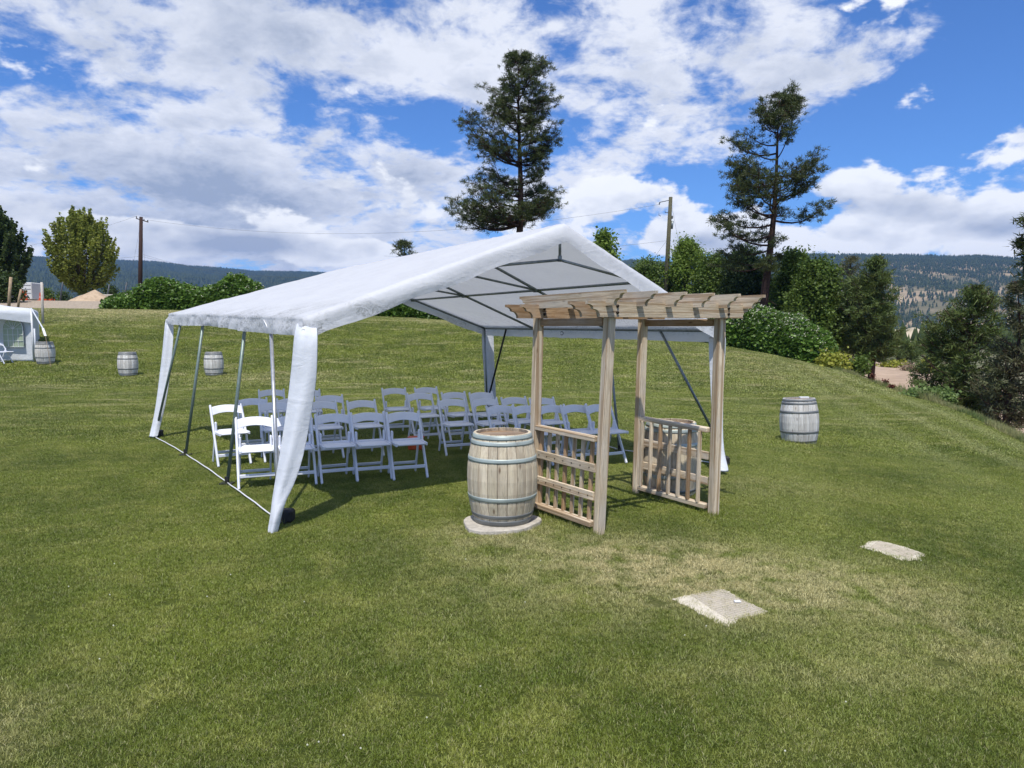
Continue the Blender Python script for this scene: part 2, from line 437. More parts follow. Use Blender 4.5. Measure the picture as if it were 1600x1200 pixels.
_th = np.arctan2(_dense[:, 0], _dense[:, 1]); _o = np.argsort(_th)
_th = _th[_o]; _R = np.hypot(_dense[:, 0], _dense[:, 1])[_o]; _Z = _dense[:, 2][_o]
def edge_R(th): return np.interp(th, _th, _R, period=2 * PI)
def edge_Z(th): return np.interp(th, _th, _Z, period=2 * PI)
def sstep(x, a, b_):
    t = np.clip((x - a) / (b_ - a), 0, 1); return t * t * (3 - 2 * t)
def fbm(x, y, sc, octv=4, seed=0):
    """cheap smooth value noise built from sines, numpy only"""
    rs = np.random.RandomState(seed); o = np.zeros_like(np.asarray(x, float)); a = 1.0; tot = 0
    for k in range(octv):
        for j in range(3):
            an = rs.rand() * 2 * PI; ph = rs.rand(2) * 2 * PI
            o = o + a / 3 * np.sin((x * math.cos(an) + y * math.sin(an)) * sc + ph[0] + 1.3 * np.sin((x * math.sin(an) - y * math.cos(an)) * sc * .7 + ph[1]))
        tot += a; a *= .5; sc *= 2.1
    return o / tot
def base_tilt(x): return -.05 * np.log1p(np.exp((x - 1.8) * 1.6)) / 1.6
# skyline of the hills, by pixel column of the photograph
SKY_PX = [-900, -300, 0, 60, 120, 200, 250, 300, 350, 400, 470, 540, 620, 700, 800, 900, 985, 1040, 1100, 1180, 1250, 1330, 1420, 1480, 1520, 1570, 1620, 1800, 2400]
SKY_PY = [400, 404, 402, 403, 405, 408, 410, 416, 419, 424, 425, 428, 434, 432, 428, 418, 405, 409, 412, 404, 396, 396, 397, 399, 398, 401, 406, 405, 402]
def hill_h(x, y):
    th = np.arctan2(x, y); r = np.hypot(x, y)
    yy = np.maximum(r * np.cos(th), .05 * r)
    px = 800 + F_PX * np.clip(np.tan(np.clip(th, -1.1, 1.1)), -3, 3)
    sky = np.interp(px, SKY_PX, SKY_PY)
    right = sstep(th, .0, .16)
    rc = 3300 * (1 - right) + 2500 * right                     # distance of the crest
    top = (513 - sky - 4) / F_PX * np.maximum(np.cos(th), .45) * rc
    floor = -22.0
    k = np.clip((r - 950) / (rc - 950), 0, 1)
    prof = k ** 1.15 * (1 + .12 * np.sin(k * PI))
    n = fbm(x, y, .0042, 5, 3)
    h = floor + (top - floor) * prof + n * 42 * np.sin(np.clip(k, 0, 1) * PI) ** .8 * (1 - .3 * k)
    back = np.clip((r - rc) / 1500, 0, 1)
    return h - back * 160
def height(x, y):
    x = np.asarray(x, float); y = np.asarray(y, float)
    th = np.arctan2(x, y); r = np.hypot(x, y); R = edge_R(th); zE = edge_Z(th)
    xe = R * np.sin(th)
    lawn = base_tilt(x) + (zE - base_tilt(xe)) * sstep(r / R, .50, 1.0) ** 1.2 + fbm(x, y, .5, 3, 7) * .030 * sstep(r, 4, 12)
    s = r - R
    wr = sstep(th, .30, .43) * (1 - sstep(th, 1.9, 2.5))
    lump = fbm(x, y, .12, 4, 11)
    zl = zE + .95 * sstep(s, 0, 14) - np.clip(s - 34, 0, None) * .055 + lump * .25 * sstep(s, 4, 30)
    zr = zE - 1.65 * sstep(s, 0, 12) + .55 * sstep(s, 14, 34) - .020 * np.clip(s - 36, 0, None) + lump * .16 * sstep(s, 2, 20)
    out = zl * (1 - wr) + zr * wr
    out = np.maximum(out, -22 + lump * 1.5)
    far = hill_h(x, y)
    out = np.where(r > 950, np.maximum(far, out), out)
    return np.where(s <= 0, lawn, out)
def hz(x, y): return float(height(x, y))
def ray(px, py, d): 
    """the scene point seen at pixel (px, py) at depth d metres along +Y"""
    v = px_dir(px, py); k = d / v.y
    return Vector((v.x * k, d, CAM_Z + v.z * k))
def G(px, py):
    """where the view through pixel (px, py) meets the ground"""
    v = px_dir(px, py); d = 2.0
    while d < 3000:
        p = ray(px, py, d)
        if p.z < hz(p.x, p.y):
            lo, hi = d / 1.02, d
            for _ in range(18):
                mid = (lo + hi) / 2; q = ray(px, py, mid)
                if q.z < hz(q.x, q.y): hi = mid
                else: lo = mid
            return ray(px, py, hi)
        d *= 1.02
    return ray(px, py, 100)
def on(x, y, dz=0.0): return Vector((x, y, hz(x, y) + dz))
def at(px, d, dz=0.0):
    """ground point under pixel column px at depth d"""
    x = (px - 800) / F_PX * d * 1.003
    return on(x, d, dz)

# ------------------------------------------------------------------ ground colours (world position)
def lawn_colour(b, pos, blades=False):
    p = b.comb(b.sep(pos)[0], b.sep(pos)[1], 0.0)
    n1 = b.noise(p, .55, 4, .55); n2 = b.noise(p, 2.3, 5, .6, .3); n3 = b.noise(p, 9.0, 4, .65)
    n4 = b.noise(b.vm('MULTIPLY', p, (.6, 1.0, 1.0)), .16, 3, .5)
    dk, md, lt = (.120, .165, .018), (.220, .265, .032), (.345, .355, .080)
    c = b.mix(b.ramp(n1, .34, .66), dk, md)
    c = b.mix(b.ramp(n2, .42, .74, 0, .75), c, lt)
    c = b.mix(b.ramp(n3, .54, .76, 0, .65), c, (.30, .29, .10))
    X_, Y_, _z = b.sep(p)
    def spot(x, y, sx, sy, a):
        q = b.m('ADD', b.m('POWER', b.m('ABSOLUTE', b.m('DIVIDE', b.m('SUBTRACT', X_, x), sx)), 2.0), b.m('POWER', b.m('ABSOLUTE', b.m('DIVIDE', b.m('SUBTRACT', Y_, y), sy)), 2.0))
        return b.m('MULTIPLY', b.m('EXPONENT', b.m('MULTIPLY', q, -1.0)), a)
    ds = None
    for q in DRY: 
        v = spot(*q); ds = v if ds is None else b.m('ADD', ds, v)
    dry = b.m('MULTIPLY', ds, b.ramp(b.noise(p, 3.2, 5, .65, .4), .30, .62))
    dry = b.m('ADD', dry, b.ramp(n4, .56, .80, 0, .32))
    far = b.ramp(Y_, 9.0, 20.0)
    dry = b.m('ADD', dry, b.m('MULTIPLY', b.ramp(b.noise(b.vm('MULTIPLY', p, (.5, 1.4, 1.0)), .9, 5, .6, .6), .50, .72, 0, .62), far), clamp=True)
    c = b.mix(dry, c, (.58, .51, .25))
    n5 = b.noise(p, 24.0, 3, .6)
    c = b.mix(b.ramp(n5, .50, .30, 0, .55), c, (.050, .085, .010))
    # paler mower passes that follow the right-hand edge of the lawn
    xe = b.m('ADD', 6.4, b.m('SUBTRACT', b.m('MULTIPLY', Y_, .345), b.m('MULTIPLY', b.m('MULTIPLY', Y_, Y_), .0021)))
    cc = b.m('ADD', b.m('SUBTRACT', xe, X_), b.m('MULTIPLY', b.m('SUBTRACT', b.noise(p, .5, 2, .5), .5), .5))
    st = b.m('ADD', b.m('MULTIPLY', b.ramp(b.m('ABSOLUTE', b.m('SUBTRACT', cc, .75)), .42, .02), .42), b.m('MULTIPLY', b.ramp(b.m('ABSOLUTE', b.m('SUBTRACT', cc, 1.75)), .40, .02), .36))
    st = b.m('ADD', st, b.m('MULTIPLY', b.ramp(b.m('ABSOLUTE', b.m('SUBTRACT', cc, 2.9)), .3, .05), .22))
    c = b.mix(b.m('MULTIPLY', st, b.ramp(Y_, 8, 13)), c, (.46, .46, .20))
    wide = b.m('MULTIPLY', b.ramp(b.m('SINE', b.m('MULTIPLY', cc, 2.4)), -.4, .6), .22)
    c = b.mix(b.m('MULTIPLY', wide, b.ramp(X_, -3.0, 4.0)), c, (.30, .34, .09))
    return c
DRY = [(1.0, 5.9, 1.2, .60, 1.05), (2.2, 5.5, 1.1, .65, 1.0), (1.5, 5.0, 1.8, .5, .5), (-.2, 6.5, .7, .4, .6), (1.75, 3.9, .8, .25, .35), (-.1, 6.95, .5, .25, .7), (2.9, 4.3, .8, .5, .45), (-2.6, 3.3, .5, .5, .5),
       (-9, 26, 3, 1.5, .5), (-22, 40, 5, 3, .8), (-18, 41.5, 7, 1.6, .6), (-3, 41, 4, 1.2, .6), (11, 30, 4, 6, .35), (3.2, 9, 1.5, .8, .3)]
m, b, bs, out = material('lawn_turf')
pos = b.n('ShaderNodeNewGeometry').outputs['Position']
c = lawn_colour(b, pos)
fine = b.noise(pos, 38.0, 4, .7); fine2 = b.noise(pos, 150.0, 2, .6)
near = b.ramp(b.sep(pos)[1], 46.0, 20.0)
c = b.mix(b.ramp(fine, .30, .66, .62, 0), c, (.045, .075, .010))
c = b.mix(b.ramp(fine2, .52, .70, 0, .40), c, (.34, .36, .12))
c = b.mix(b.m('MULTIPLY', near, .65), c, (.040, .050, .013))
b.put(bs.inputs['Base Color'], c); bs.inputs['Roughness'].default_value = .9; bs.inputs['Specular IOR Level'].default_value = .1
bump(b, bs, b.m('ADD', fine, b.m('MULTIPLY', b.noise(pos, 9.0, 4, .6), 1.2)), .9, .05)
M['lawn'] = m
m, b, bs, out = material('grass_blade')
pos = b.n('ShaderNodeNewGeometry').outputs['Position']
c = lawn_colour(b, pos, True)
r = isl(b)
hsv = b.n('ShaderNodeHueSaturation'); b.put(hsv.inputs['Color'], c); b.put(hsv.inputs['Value'], b.ramp(r, 0, 1, .50, 1.75, False)); b.put(hsv.inputs['Saturation'], b.ramp(r, 0, 1, 1.08, .86, False))
c = b.mix(b.ramp(r, .90, .93, 0, .8), hsv.outputs[0], (.34, .31, .17))
b.put(bs.inputs['Base Color'], c); bs.inputs['Roughness'].default_value = .45; bs.inputs['Specular IOR Level'].default_value = .35
tr = b.n('ShaderNodeBsdfTranslucent'); b.put(tr.inputs['Color'], b.mix(.4, c, (.22, .30, .05)))
mx = b.n('ShaderNodeMixShader'); mx.inputs[0].default_value = .22
b.nt.links.new(bs.outputs[0], mx.inputs[1]); b.nt.links.new(tr.outputs[0], mx.inputs[2]); b.nt.links.new(mx.outputs[0], out.inputs['Surface'])
M['blade'] = m

m, b, bs, out = material('rough_hillside')
pos = b.n('ShaderNodeNewGeometry').outputs['Position']
n1 = b.noise(pos, .12, 5, .6); n2 = b.noise(pos, 1.3, 5, .6); n3 = b.noise(pos, 9.0, 4, .6)
c = b.mix(b.ramp(n1, .40, .58), (.16, .15, .075), (.075, .10, .030))
c = b.mix(b.ramp(n2, .45, .70, 0, .8), c, (.28, .22, .14))
c = b.mix(b.ramp(n3, .5, .7, 0, .6), c, (.045, .055, .02))
# bare gravel yard at the top left
X_, Y_, _z = b.sep(pos)
yard = b.m('MULTIPLY', b.ramp(X_, -14.5, -17.0), b.m('MULTIPLY', b.ramp(Y_, 42, 43.5), b.ramp(Y_, 75, 68)))
c = b.mix(yard, c, b.mix(b.ramp(n3, .35, .65), (.44, .36, .27), (.32, .26, .19)))
b.put(bs.inputs['Base Color'], c); bs.inputs['Roughness'].default_value = .95
bump(b, bs, b.m('ADD', n2, n3), .8, .15)
M['rough'] = m
m, b, bs, out = material('forested_hill_soil')
pos = b.n('ShaderNodeNewGeometry').outputs['Position']
n1 = b.noise(pos, .0045, 6, .62, .3); n2 = b.noise(pos, .03, 5, .65)
c = b.mix(b.ramp(n1, .44, .56), (.16, .145, .085), (.35, .275, .18))
c = b.mix(b.ramp(n2, .50, .66, 0, .6), c, (.085, .095, .05))
X_, Y_, _z = b.sep(pos)
left = b.ramp(X_, 500, -200)
c = b.mix(b.m('MULTIPLY', left, .8), c, (.034, .045, .028))
b.put(bs.inputs['Base Color'], c); bs.inputs['Roughness'].default_value = 1.0; bs.inputs['Specular IOR Level'].default_value = 0.0
M['hill'] = m
M['road'] = simple('dirt_road_surface', (.44, .33, .24), (.34, .25, .18), .9, .95, bmp=.6)
M['sandbank'] = simple('pale_sand_bank', (.55, .46, .34), (.36, .31, .20), .06, .95)

# ------------------------------------------------------------------ ground sheets on one star-shaped grid
TH = np.sort(np.unique(np.concatenate([np.linspace(-PI, PI, 73)[:-1], np.linspace(-.85, .85, 221)])))
def ring_sheet(radii_of_th, name, m, smooth=True, zoff=0.0):
    """radii_of_th: (nr, nth) radii"""
    rr = radii_of_th; nr, nt_ = rr.shape
    x = rr * np.sin(TH); y = rr * np.cos(TH); z = height(x, y) + zoff
    v = np.stack([x, y, z], -1).reshape(-1, 3)
    i = np.arange(nr - 1)[:, None] * nt_; j = np.arange(nt_); j2 = (j + 1) % nt_
    f = np.stack([i + j, i + j2, i + nt_ + j2, i + nt_ + j], -1).reshape(-1, 4)[:, ::-1]
    o = link(name, mesh_np(v, f), m, None, smooth)
    return o
Rth = edge_R(TH)
t_ = np.concatenate([[0.004], np.linspace(.02, 1, 150)])[:, None]
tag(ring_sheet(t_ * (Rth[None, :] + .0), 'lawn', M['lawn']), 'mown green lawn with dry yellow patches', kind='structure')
s_ = np.array([-.02, .5, 1, 2, 3, 4.5, 6, 8, 10, 13, 16, 20, 25, 30, 36, 44, 55, 70, 90, 120, 160, 210, 280, 370, 480, 620, 780, 900])
tag(ring_sheet(Rth[None, :] + s_[:, None] * (1 - Rth[None, :] / 1000.), 'hillside', M['rough'], zoff=-.01), 'rough grass, weeds and bare earth beyond the lawn', kind='structure')
TH_keep = TH
TH = np.linspace(-.95, .95, 420)
def open_sheet(radii, name, m, zoff=0.0):
    rr = np.repeat(radii[:, None], len(TH), 1); nr, nt_ = rr.shape
    x = rr * np.sin(TH); y = rr * np.cos(TH); z = height(x, y) + zoff
    v = np.stack([x, y, z], -1).reshape(-1, 3)
    i = np.arange(nr - 1)[:, None] * nt_; j = np.arange(nt_ - 1)
    f = np.stack([i + j, i + j + 1, i + nt_ + j + 1, i + nt_ + j], -1).reshape(-1, 4)[:, ::-1]
    return link(name, mesh_np(v, f), m, None, True)
tag(open_sheet(np.concatenate([np.linspace(870, 2700, 110), np.linspace(2720, 4300, 50)]), 'hills', M['hill'], -.3), 'wooded hills across the valley', kind='structure')
TH = TH_keep

# dirt road below the right-hand edge of the lawn
def drape_strip(name, pts, width, m, lift=.04, label=None, sub=6, skirts=0.0):
    P_ = []
    for i in range(len(pts) - 1):
        for k in range(sub): P_.append(Vector(pts[i]).lerp(Vector(pts[i + 1]), k / sub))
    P_.append(Vector(pts[-1]))
    v, f = [], []; n = 5
    for i, p in enumerate(P_):
        t = (P_[min(i + 1, len(P_) - 1)] - P_[max(i - 1, 0)]); t.z = 0; t.normalize(); s = Vector((t.y, -t.x, 0))
        for k in range(n):
            q = p + s * width * (k / (n - 1) - .5) * (1 + .12 * math.sin(i * 1.7 + k))
            v.append((q.x, q.y, hz(q.x, q.y) + lift))
    for i in range(len(P_) - 1):
        for k in range(n - 1): f.append((i * n + k, i * n + k + 1, (i + 1) * n + k + 1, (i + 1) * n + k))
    me = bpy.data.meshes.new('m'); me.from_pydata(v, [], f)
    o = link(name, me, m, None, True); return tag(o, label, kind='structure')
rp = [at(1262, 96), at(1296, 78), at(1330, 63), at(1366, 53.5), at(1402, 47.5), at(1446, 42), at(1505, 36), at(1590, 30), at(1700, 25), at(1900, 20)]
drape_strip('dirt_road', rp, 9.5, M['road'], .06, 'bare dirt road running below the lawn edge')
# pale sand bank far down the valley
c0 = at(1432, 420)
mb = []; N1, N2 = 26, 10
v = []; f = []
for i in range(N1):
    for j in range(N2):
        a, q = i / (N1 - 1) * 2 - 1, j / (N2 - 1) * 2 - 1
        hgt = max(0.0, (1 - a * a)) ** .6 * max(0.0, 1 - q * q) ** .7
        x, y = c0.x + a * 24, c0.y + q * 16 - a * 6
        v.append((x, y, hz(x, y) - .5 + hgt * (11.5 + 1.2 * math.sin(i * 1.3) - 2.5 * a)))
for i in range(N1 - 1):
    for j in range(N2 - 1): f.append((i * N2 + j, (i + 1) * N2 + j, (i + 1) * N2 + j + 1, i * N2 + j + 1))
me = bpy.data.meshes.new('m'); me.from_pydata(v, [], f)
tag(link('sand_bank', me, M['sandbank'], None, True), 'pale bare bank far down the valley', kind='structure')

# ------------------------------------------------------------------ forest on the hills (too many to count)
def conifer_cloud(name, pts, hts, mat_, label, seed=1, n=5):
    """each conifer: two stacked ragged cones"""
    rs = np.random.RandomState(seed); P_ = np.asarray(pts); H = np.asarray(hts); N = len(P_)
    a = np.linspace(0, 2 * PI, n, endpoint=False)
    V = []; Fc = []
    base = 0
    for (z0, z1, rr) in ((.12, .72, .20), (.45, 1.0, .13)):
        rot = rs.rand(N, 1) * 6.28; ang = a[None, :] + rot
        rad_ = H[:, None] * rr * (.75 + .5 * rs.rand(N, n))
        ring = np.stack([P_[:, None, 0] + rad_ * np.cos(ang), P_[:, None, 1] + rad_ * np.sin(ang), P_[:, None, 2] + H[:, None] * (z0 + .06 * rs.rand(N, n))], -1)
        apex = P_.copy(); apex[:, 2] += H * z1
        vv = np.concatenate([ring, apex[:, None, :]], 1)
        idx = base + np.arange(N)[:, None] * (n + 1)
        for k in range(n): Fc.append(np.stack([idx[:, 0] + k, idx[:, 0] + (k + 1) % n, idx[:, 0] + n], -1))
        V.append(vv.reshape(-1, 3)); base += N * (n + 1)
    o = link(name, mesh_np(np.concatenate(V), np.concatenate(Fc)), mat_)
    return tag(o, label, kind='stuff')
def conifer_mat(name, ca, cb):
    m, b, bs, out = material(name)
    b.put(bs.inputs['Base Color'], b.mix(isl(b), ca, cb)); bs.inputs['Roughness'].default_value = 1.0; bs.inputs['Specular IOR Level'].default_value = 0.0
    return m
M['far_conifer'] = conifer_mat('distant_conifers', (.026, .038, .020), (.068, .086, .040))
M['mid_conifer'] = conifer_mat('valley_conifers', (.030, .045, .018), (.070, .090, .034))
rs = np.random.RandomState(5)
N = 250000
th = rs.uniform(-.74, .74, N); r = np.sqrt(rs.uniform(1000 ** 2, 3500 ** 2, N))
x, y = r * np.sin(th), r * np.cos(th); z = height(x, y)
dens = fbm(x, y, .0065, 5, 21) + .55 * fbm(x, y, .03, 3, 22)
right = sstep(th, .05, .2)
thr = -1.2 * (1 - right) + right * (-.34)
rc = 3300 * (1 - right) + 2500 * right
k = (r - 950) / (rc - 950)
thr = thr - right * .9 * sstep(k, .80, .95) - right * .9 * sstep(k, .22, .05)
bare = np.zeros(N)
for (px_, py_, sx_, sy_) in ((1452, 474, 42, 20), (1440, 486, 30, 12), (1475, 458, 24, 12), (1448, 428, 20, 11), (1572, 446, 26, 14), (1510, 424, 14, 8), (1340, 428, 34, 6), (1400, 452, 22, 6), (1590, 490, 26, 14), (1380, 470, 12, 5)):
    g_ = G(px_, py_); sc_ = g_.y / F_PX; gz = 3.2
    ea = (x - g_.x) / (sx_ * sc_); pyv = 513 - (z + 6 - CAM_Z) / y * F_PX
    bare = np.maximum(bare, np.exp(-(ea ** 2 + ((pyv - py_) / sy_) ** 2)))
keep = (dens > thr) & (r < rc + 60) | (rs.rand(N) < .12) & (r < rc + 60)
keep &= ~((bare + .35 * fbm(x, y, .02, 3, 44) > .48) & (rs.rand(N) < .82))
# nearer ones and the skyline matter most
keep &= rs.rand(N) < np.where(right > .5, .95, .62)
conifer_cloud('hill_forest', np.stack([x, y, z - .5], -1)[keep], (rs.uniform(6, 12, N) + 7 * (1 - right))[keep], M['far_conifer'], 'dense conifer forest covering the far hills')
N = 3400
th = rs.uniform(.36, .70, N); r = np.sqrt(rs.uniform(130 ** 2, 1000 ** 2, N))
x, y = r * np.sin(th), r * np.cos(th); z = height(x, y)
keep = ~((np.abs(x - c0.x - 4) < 30) & (np.abs(y - c0.y) < 24)) & ~((r < c0.y * 1.15) & (r > 230) & (np.abs(x / y - c0.x / c0.y) < .034) )
conifer_cloud('valley_wood', np.stack([x, y, z - .3], -1)[keep], rs.uniform(6, 12, N)[keep] * (1 - .35 * sstep(r[keep], 500, 150)), M['mid_conifer'], 'mixed conifer wood on the valley floor', n=7, seed=3)
N = 2500
th = rs.uniform(-.74, .36, N); r = np.sqrt(rs.uniform(420 ** 2, 950 ** 2, N))
x, y = r * np.sin(th), r * np.cos(th); z = height(x, y)
conifer_cloud('distant_wood', np.stack([x, y, z - .3], -1), rs.uniform(7, 13, N), M['far_conifer'], 'dark wood below the hills behind the lawn', n=6, seed=4)

# ------------------------------------------------------------------ haze: the air of the valley
m = bpy.data.materials.new('valley_air'); m.use_nodes = True
nt = m.node_tree; nt.nodes.clear()
pv = nt.nodes.new('ShaderNodeVolumePrincipled'); ov = nt.nodes.new('ShaderNodeOutputMaterial')
pv.inputs['Color'].default_value = (.18, .42, 1.0, 1); pv.inputs['Density'].default_value = .00012; pv.inputs['Anisotropy'].default_value = .2
nt.links.new(pv.outputs[0], ov.inputs['Volume'])
tag(MB().box((0, 1900, 157), (9000, 6000, 372)).build('haze', m), 'thin blue summer haze over the valley', kind='stuff')

# ------------------------------------------------------------------ big party tent
TG = empty('party_tent', G(430, 828), 'large white open-sided party tent with a peaked roof over the folding chairs', 'tent')
def L3(a, b_, t): return Vector(a).lerp(Vector(b_), t)
EFL, EBL = ray(474, 503, 7.15), ray(268, 494, 12.9)
EFR, EBR = ray(1119, 517, 9.9), ray(757, 513, 15.5)
PF, PB = ray(875, 358, 8.5), ray(535, 424, 14.2)
FFL, FBL = G(436, 818), G(240, 684)
FFR = G(1126, 728); FBR = EBR + Vector((.06, .1, 0)); FBR = on(FBR.x, FBR.y)
def EL(t): return L3(EFL, EBL, t)
def ER(t): return L3(EFR, EBR, t)
def PK(t): return L3(PF, PB, t)
T4 = [0, 1 / 3, 2 / 3, 1]
legL = [FFL, G(355, 757), G(290, 712), FBL]
legR = [FFR, G(968, 705), on(ER(2 / 3).x + .05, ER(2 / 3).y), FBR]
TR = .021
# where the side legs meet the eave, taken along each side
tl = [0, .30, .63, 1]; trr = [0, .36, .70, 1]
EL_pt = [EL(q) for q in tl]; ER_pt = [ER(q) for q in trr]
PK_pt = [PK((a + c_) / 2) for a, c_ in zip(tl, trr)]
for i in range(4):
    MB().tube([legL[i], EL_pt[i]], TR, 10).build('leg', M['steel_green'] if i in (1, 2) else M['steel'], TG, True)
    MB().tube([legR[i], ER_pt[i]], TR, 10).build('leg', M['steel'], TG, True)
    MB().tube([EL_pt[i], PK_pt[i]], TR, 10).build('rafter', M['steel'], TG, True)
    MB().tube([PK_pt[i], ER_pt[i]], TR, 10).build('rafter', M['steel'], TG, True)
    node = PK_pt[i] - Vector((0, 0, .36))
    MB().tube([PK_pt[i], node], TR * .8, 8).build('king_post', M['steel'], TG, True)
    mL, mR = L3(EL_pt[i], PK_pt[i], .52), L3(ER_pt[i], PK_pt[i], .52)
    MB().tube([node, mL], TR * .8, 8).build('tie_bar', M['steel'], TG, True)
    MB().tube([node, mR], TR * .8, 8).build('tie_bar', M['steel'], TG, True)
    MB().tube([node + Vector((0, 0, .05)), node - Vector((0, 0, .02))], TR * 1.2, 8).build('joint', M['steel'], TG, True)
    for q in (mL, mR):
        MB().tube([q + Vector((-.06, 0, -.005)), q + Vector((.06, .0, -.005))], TR * 1.35, 8).build('joint', M['steel'], TG, True)
for i in range(3):
    MB().tube([EL_pt[i], EL_pt[i + 1]], TR * .9, 8).build('eave_rail', M['steel'], TG, True)
    MB().tube([ER_pt[i], ER_pt[i + 1]], TR * .9, 8).build('eave_rail', M['steel'], TG, True)
    MB().tube([PK_pt[i], PK_pt[i + 1]], TR * .9, 8).build('ridge_pole', M['steel'], TG, True)
    for E_ in (EL_pt, ER_pt):
        MB().tube([L3(E_[i], PK_pt[i], .52), L3(E_[i + 1], PK_pt[i + 1], .52)], TR * .9, 8).build('purlin', M['steel'], TG, True)
# corner braces
for a, b_, mt in ((FFL + Vector((0, 0, .10)), EL(.155), 'steel_bright'), (FBL + Vector((.03, 0, .05)), EL(.86), 'steel_green'),
                 (FFR + Vector((-.08, .05, .45)), ER(.17), 'steel'), (FBR + Vector((0, 0, .35)), ER(.86), 'black')):
    MB().tube([a, b_], TR * .95, 10).build('brace', M[mt], TG, True)
for p in legL + legR:
    MB().box(p + Vector((0, 0, .015)), (.16, .12, .02)).tube([p, p + Vector((0, 0, .10))], TR * 1.4, 8).build('foot_plate', M['black'], TG)
for p in (FFL, FBL, FFR):                              # black ballast blocks at the corner feet
    MB().box(p + Vector((.06, .05, .07)), (.15, .13, .13)).build('foot_block', M['black'], TG, bevel=.02)
for i in range(3):                                     # pale rail lying on the grass
    for Lg in (legL, legR):
        a, b_ = Lg[i], Lg[i + 1]
        pts = [L3(a, b_, k / 10) for k in range(11)]
        pts = [Vector((p.x + .004 * math.sin(k * 1.9 + i), p.y, hz(p.x, p.y) + .026 + .006 * math.sin(k * PI / 10))) for k, p in enumerate(pts)]
        MB().tube(pts, .008, 6).build('ground_rail', M['white_paint'], TG, True)
for E_, tt in ((ER, (.22, .56)), (EL, ())):  # bungee loops and hooks under the rear rail
    for t in tt:
        c_ = E_(t) - Vector((0, 0, .075)); pts = []
        for k in range(11):
            q = 2 * PI * k / 10; pts.append(c_ + Vector((.026 * math.cos(q), .015 * math.cos(q), .032 * math.sin(q))))
        MB().tube(pts, .006, 5, False).build('hook', M['black'], TG, True)

# canopy: roof slopes, drop of the sides and gables in one wrinkled sheet
import mathutils.noise as mn
def wrinkle(p, a=1.0):
    q = Vector((p.x * 2.3, p.y * 2.3, p.z * 4)); return a * (mn.noise(q) * .5 + mn.noise(q * 2.7) * .28 + mn.noise(q * 6.1) * .12)
NA, NT = 96, 88
def roof_pt(a, t):
    """a 0..1 from the left eave over the ridge to the right eave"""
    t = -.011 + 1.022 * t; t0_ = min(max(t, 0), 1)
    Rg = PK(t) + Vector((0, 0, .058)); lift = Vector((0, 0, .052))
    if a <= .5: q = a * 2; p = L3(EL(t) + lift, Rg, q)
    else: q = (1 - a) * 2; p = L3(ER(t) + lift, Rg, q)
    # cloth hangs a little between rafters and purlins
    seg = min(abs(t0_ - x_) for x_ in T4) * 6
    sag = -.028 * math.sin(min(1, seg) * PI / 2) * math.sin(q * PI) ** .7
    edge = .03 * math.sin(max(0, .08 - min(t, 1 - t)) / .08 * PI / 2)
    return p + Vector((0, 0, sag + .010 * math.sin(q * 40 + t * 3) * wrinkle(p, 1.0) + wrinkle(p, .012) + .012 * wrinkle(Vector((a * 9, t * 30, 0)), 1)))
rows = []
outL = (EFL - EFR); outL.z = 0; outL.normalize(); outF = Vector((outL.y, -outL.x, 0));
if outF.y > 0: outF = -outF
verts, faces = [], []
def V_(p): verts.append(tuple(p)); return len(verts) - 1
DS = 6                                                # rows of the hanging part
grid = []
for it in range(NT + 1):
    t = it / NT; row = []
    e_l, e_r = roof_pt(0, t), roof_pt(1, t)
    for k in range(DS, 0, -1):
        u = k / DS
        rufl = .022 * math.sin(t * 55 + 3 * math.sin(t * 17)) * u + .018 * mn.noise(Vector((t * 30, u * 2, 1)))
        dz = .185 + .012 * math.sin(t * 9) 
        row.append(V_(e_l + outL * (.045 * math.sin(u * PI / 2) * 1.0 + .02 + rufl) + Vector((0, 0, -dz * u + .0))))
    for ia in range(NA + 1):
        p = roof_pt(ia / NA, t)
        if ia in (0, NA): p = p + (outL if ia == 0 else -outL) * .035 - Vector((0, 0, .006))
        row.append(V_(p))
    for k in range(1, DS + 1):
        u = k / DS
        rufl = .018 * math.sin(t * 48 + 2 * math.sin(t * 13)) * u
        row.append(V_(e_r - outL * (.045 * math.sin(u * PI / 2) + .02 + rufl) + Vector((0, 0, -.21 * u))))
    grid.append(row)
for it in range(NT):
    for k in range(len(grid[0]) - 1):
        faces.append((grid[it][k], grid[it][k + 1], grid[it + 1][k + 1], grid[it + 1][k]))
# gable drops, joined to the first and the last row
for it, sgn, D in ((0, 1, .225), (NT, -1, .20)):
    prev = grid[it]
    NG = 5
    for g_ in range(1, NG + 1):
        u = g_ / NG; cur = []
        for k, idx in enumerate(grid[it]):
            p0 = Vector(verts[idx])
            a = min(max((k - DS) / NA, 0), 1)
            corner = min(a, 1 - a)
            fold = .035 * mn.noise(Vector((a * 7 + 3 * sgn, u * 1.5, 2))) * u + .05 * abs(math.sin(a * PI * 3)) ** 2 * math.sin(u * PI) * .4
            hang = k < DS or k > DS + NA
            drop = D * u * (1.0 if not hang else max(0.0, 1 - (DS - k if k < DS else k - DS - NA) / DS) )
            hug = .020 * math.sin(u * PI / 2) + fold
            cur.append(V_(p0 + outF * sgn * (.012 + .02 * math.sin(u * PI / 2) + max(-.01, fold) * .8) + Vector((0, 0, -drop + .012 * math.sin(a * 40) * u))))
        for k in range(len(cur) - 1):
            faces.append((prev[k], prev[k + 1], cur[k + 1], cur[k]))
        prev = cur
me = bpy.data.meshes.new('m'); me.from_pydata(verts, [], faces); me.validate()
bm = bmesh.new(); bm.from_mesh(me); bmesh.ops.recalc_face_normals(bm, faces=bm.faces); bm.to_mesh(me); bm.free()
canopy = link('canopy', me, M['sheet'], TG, True)
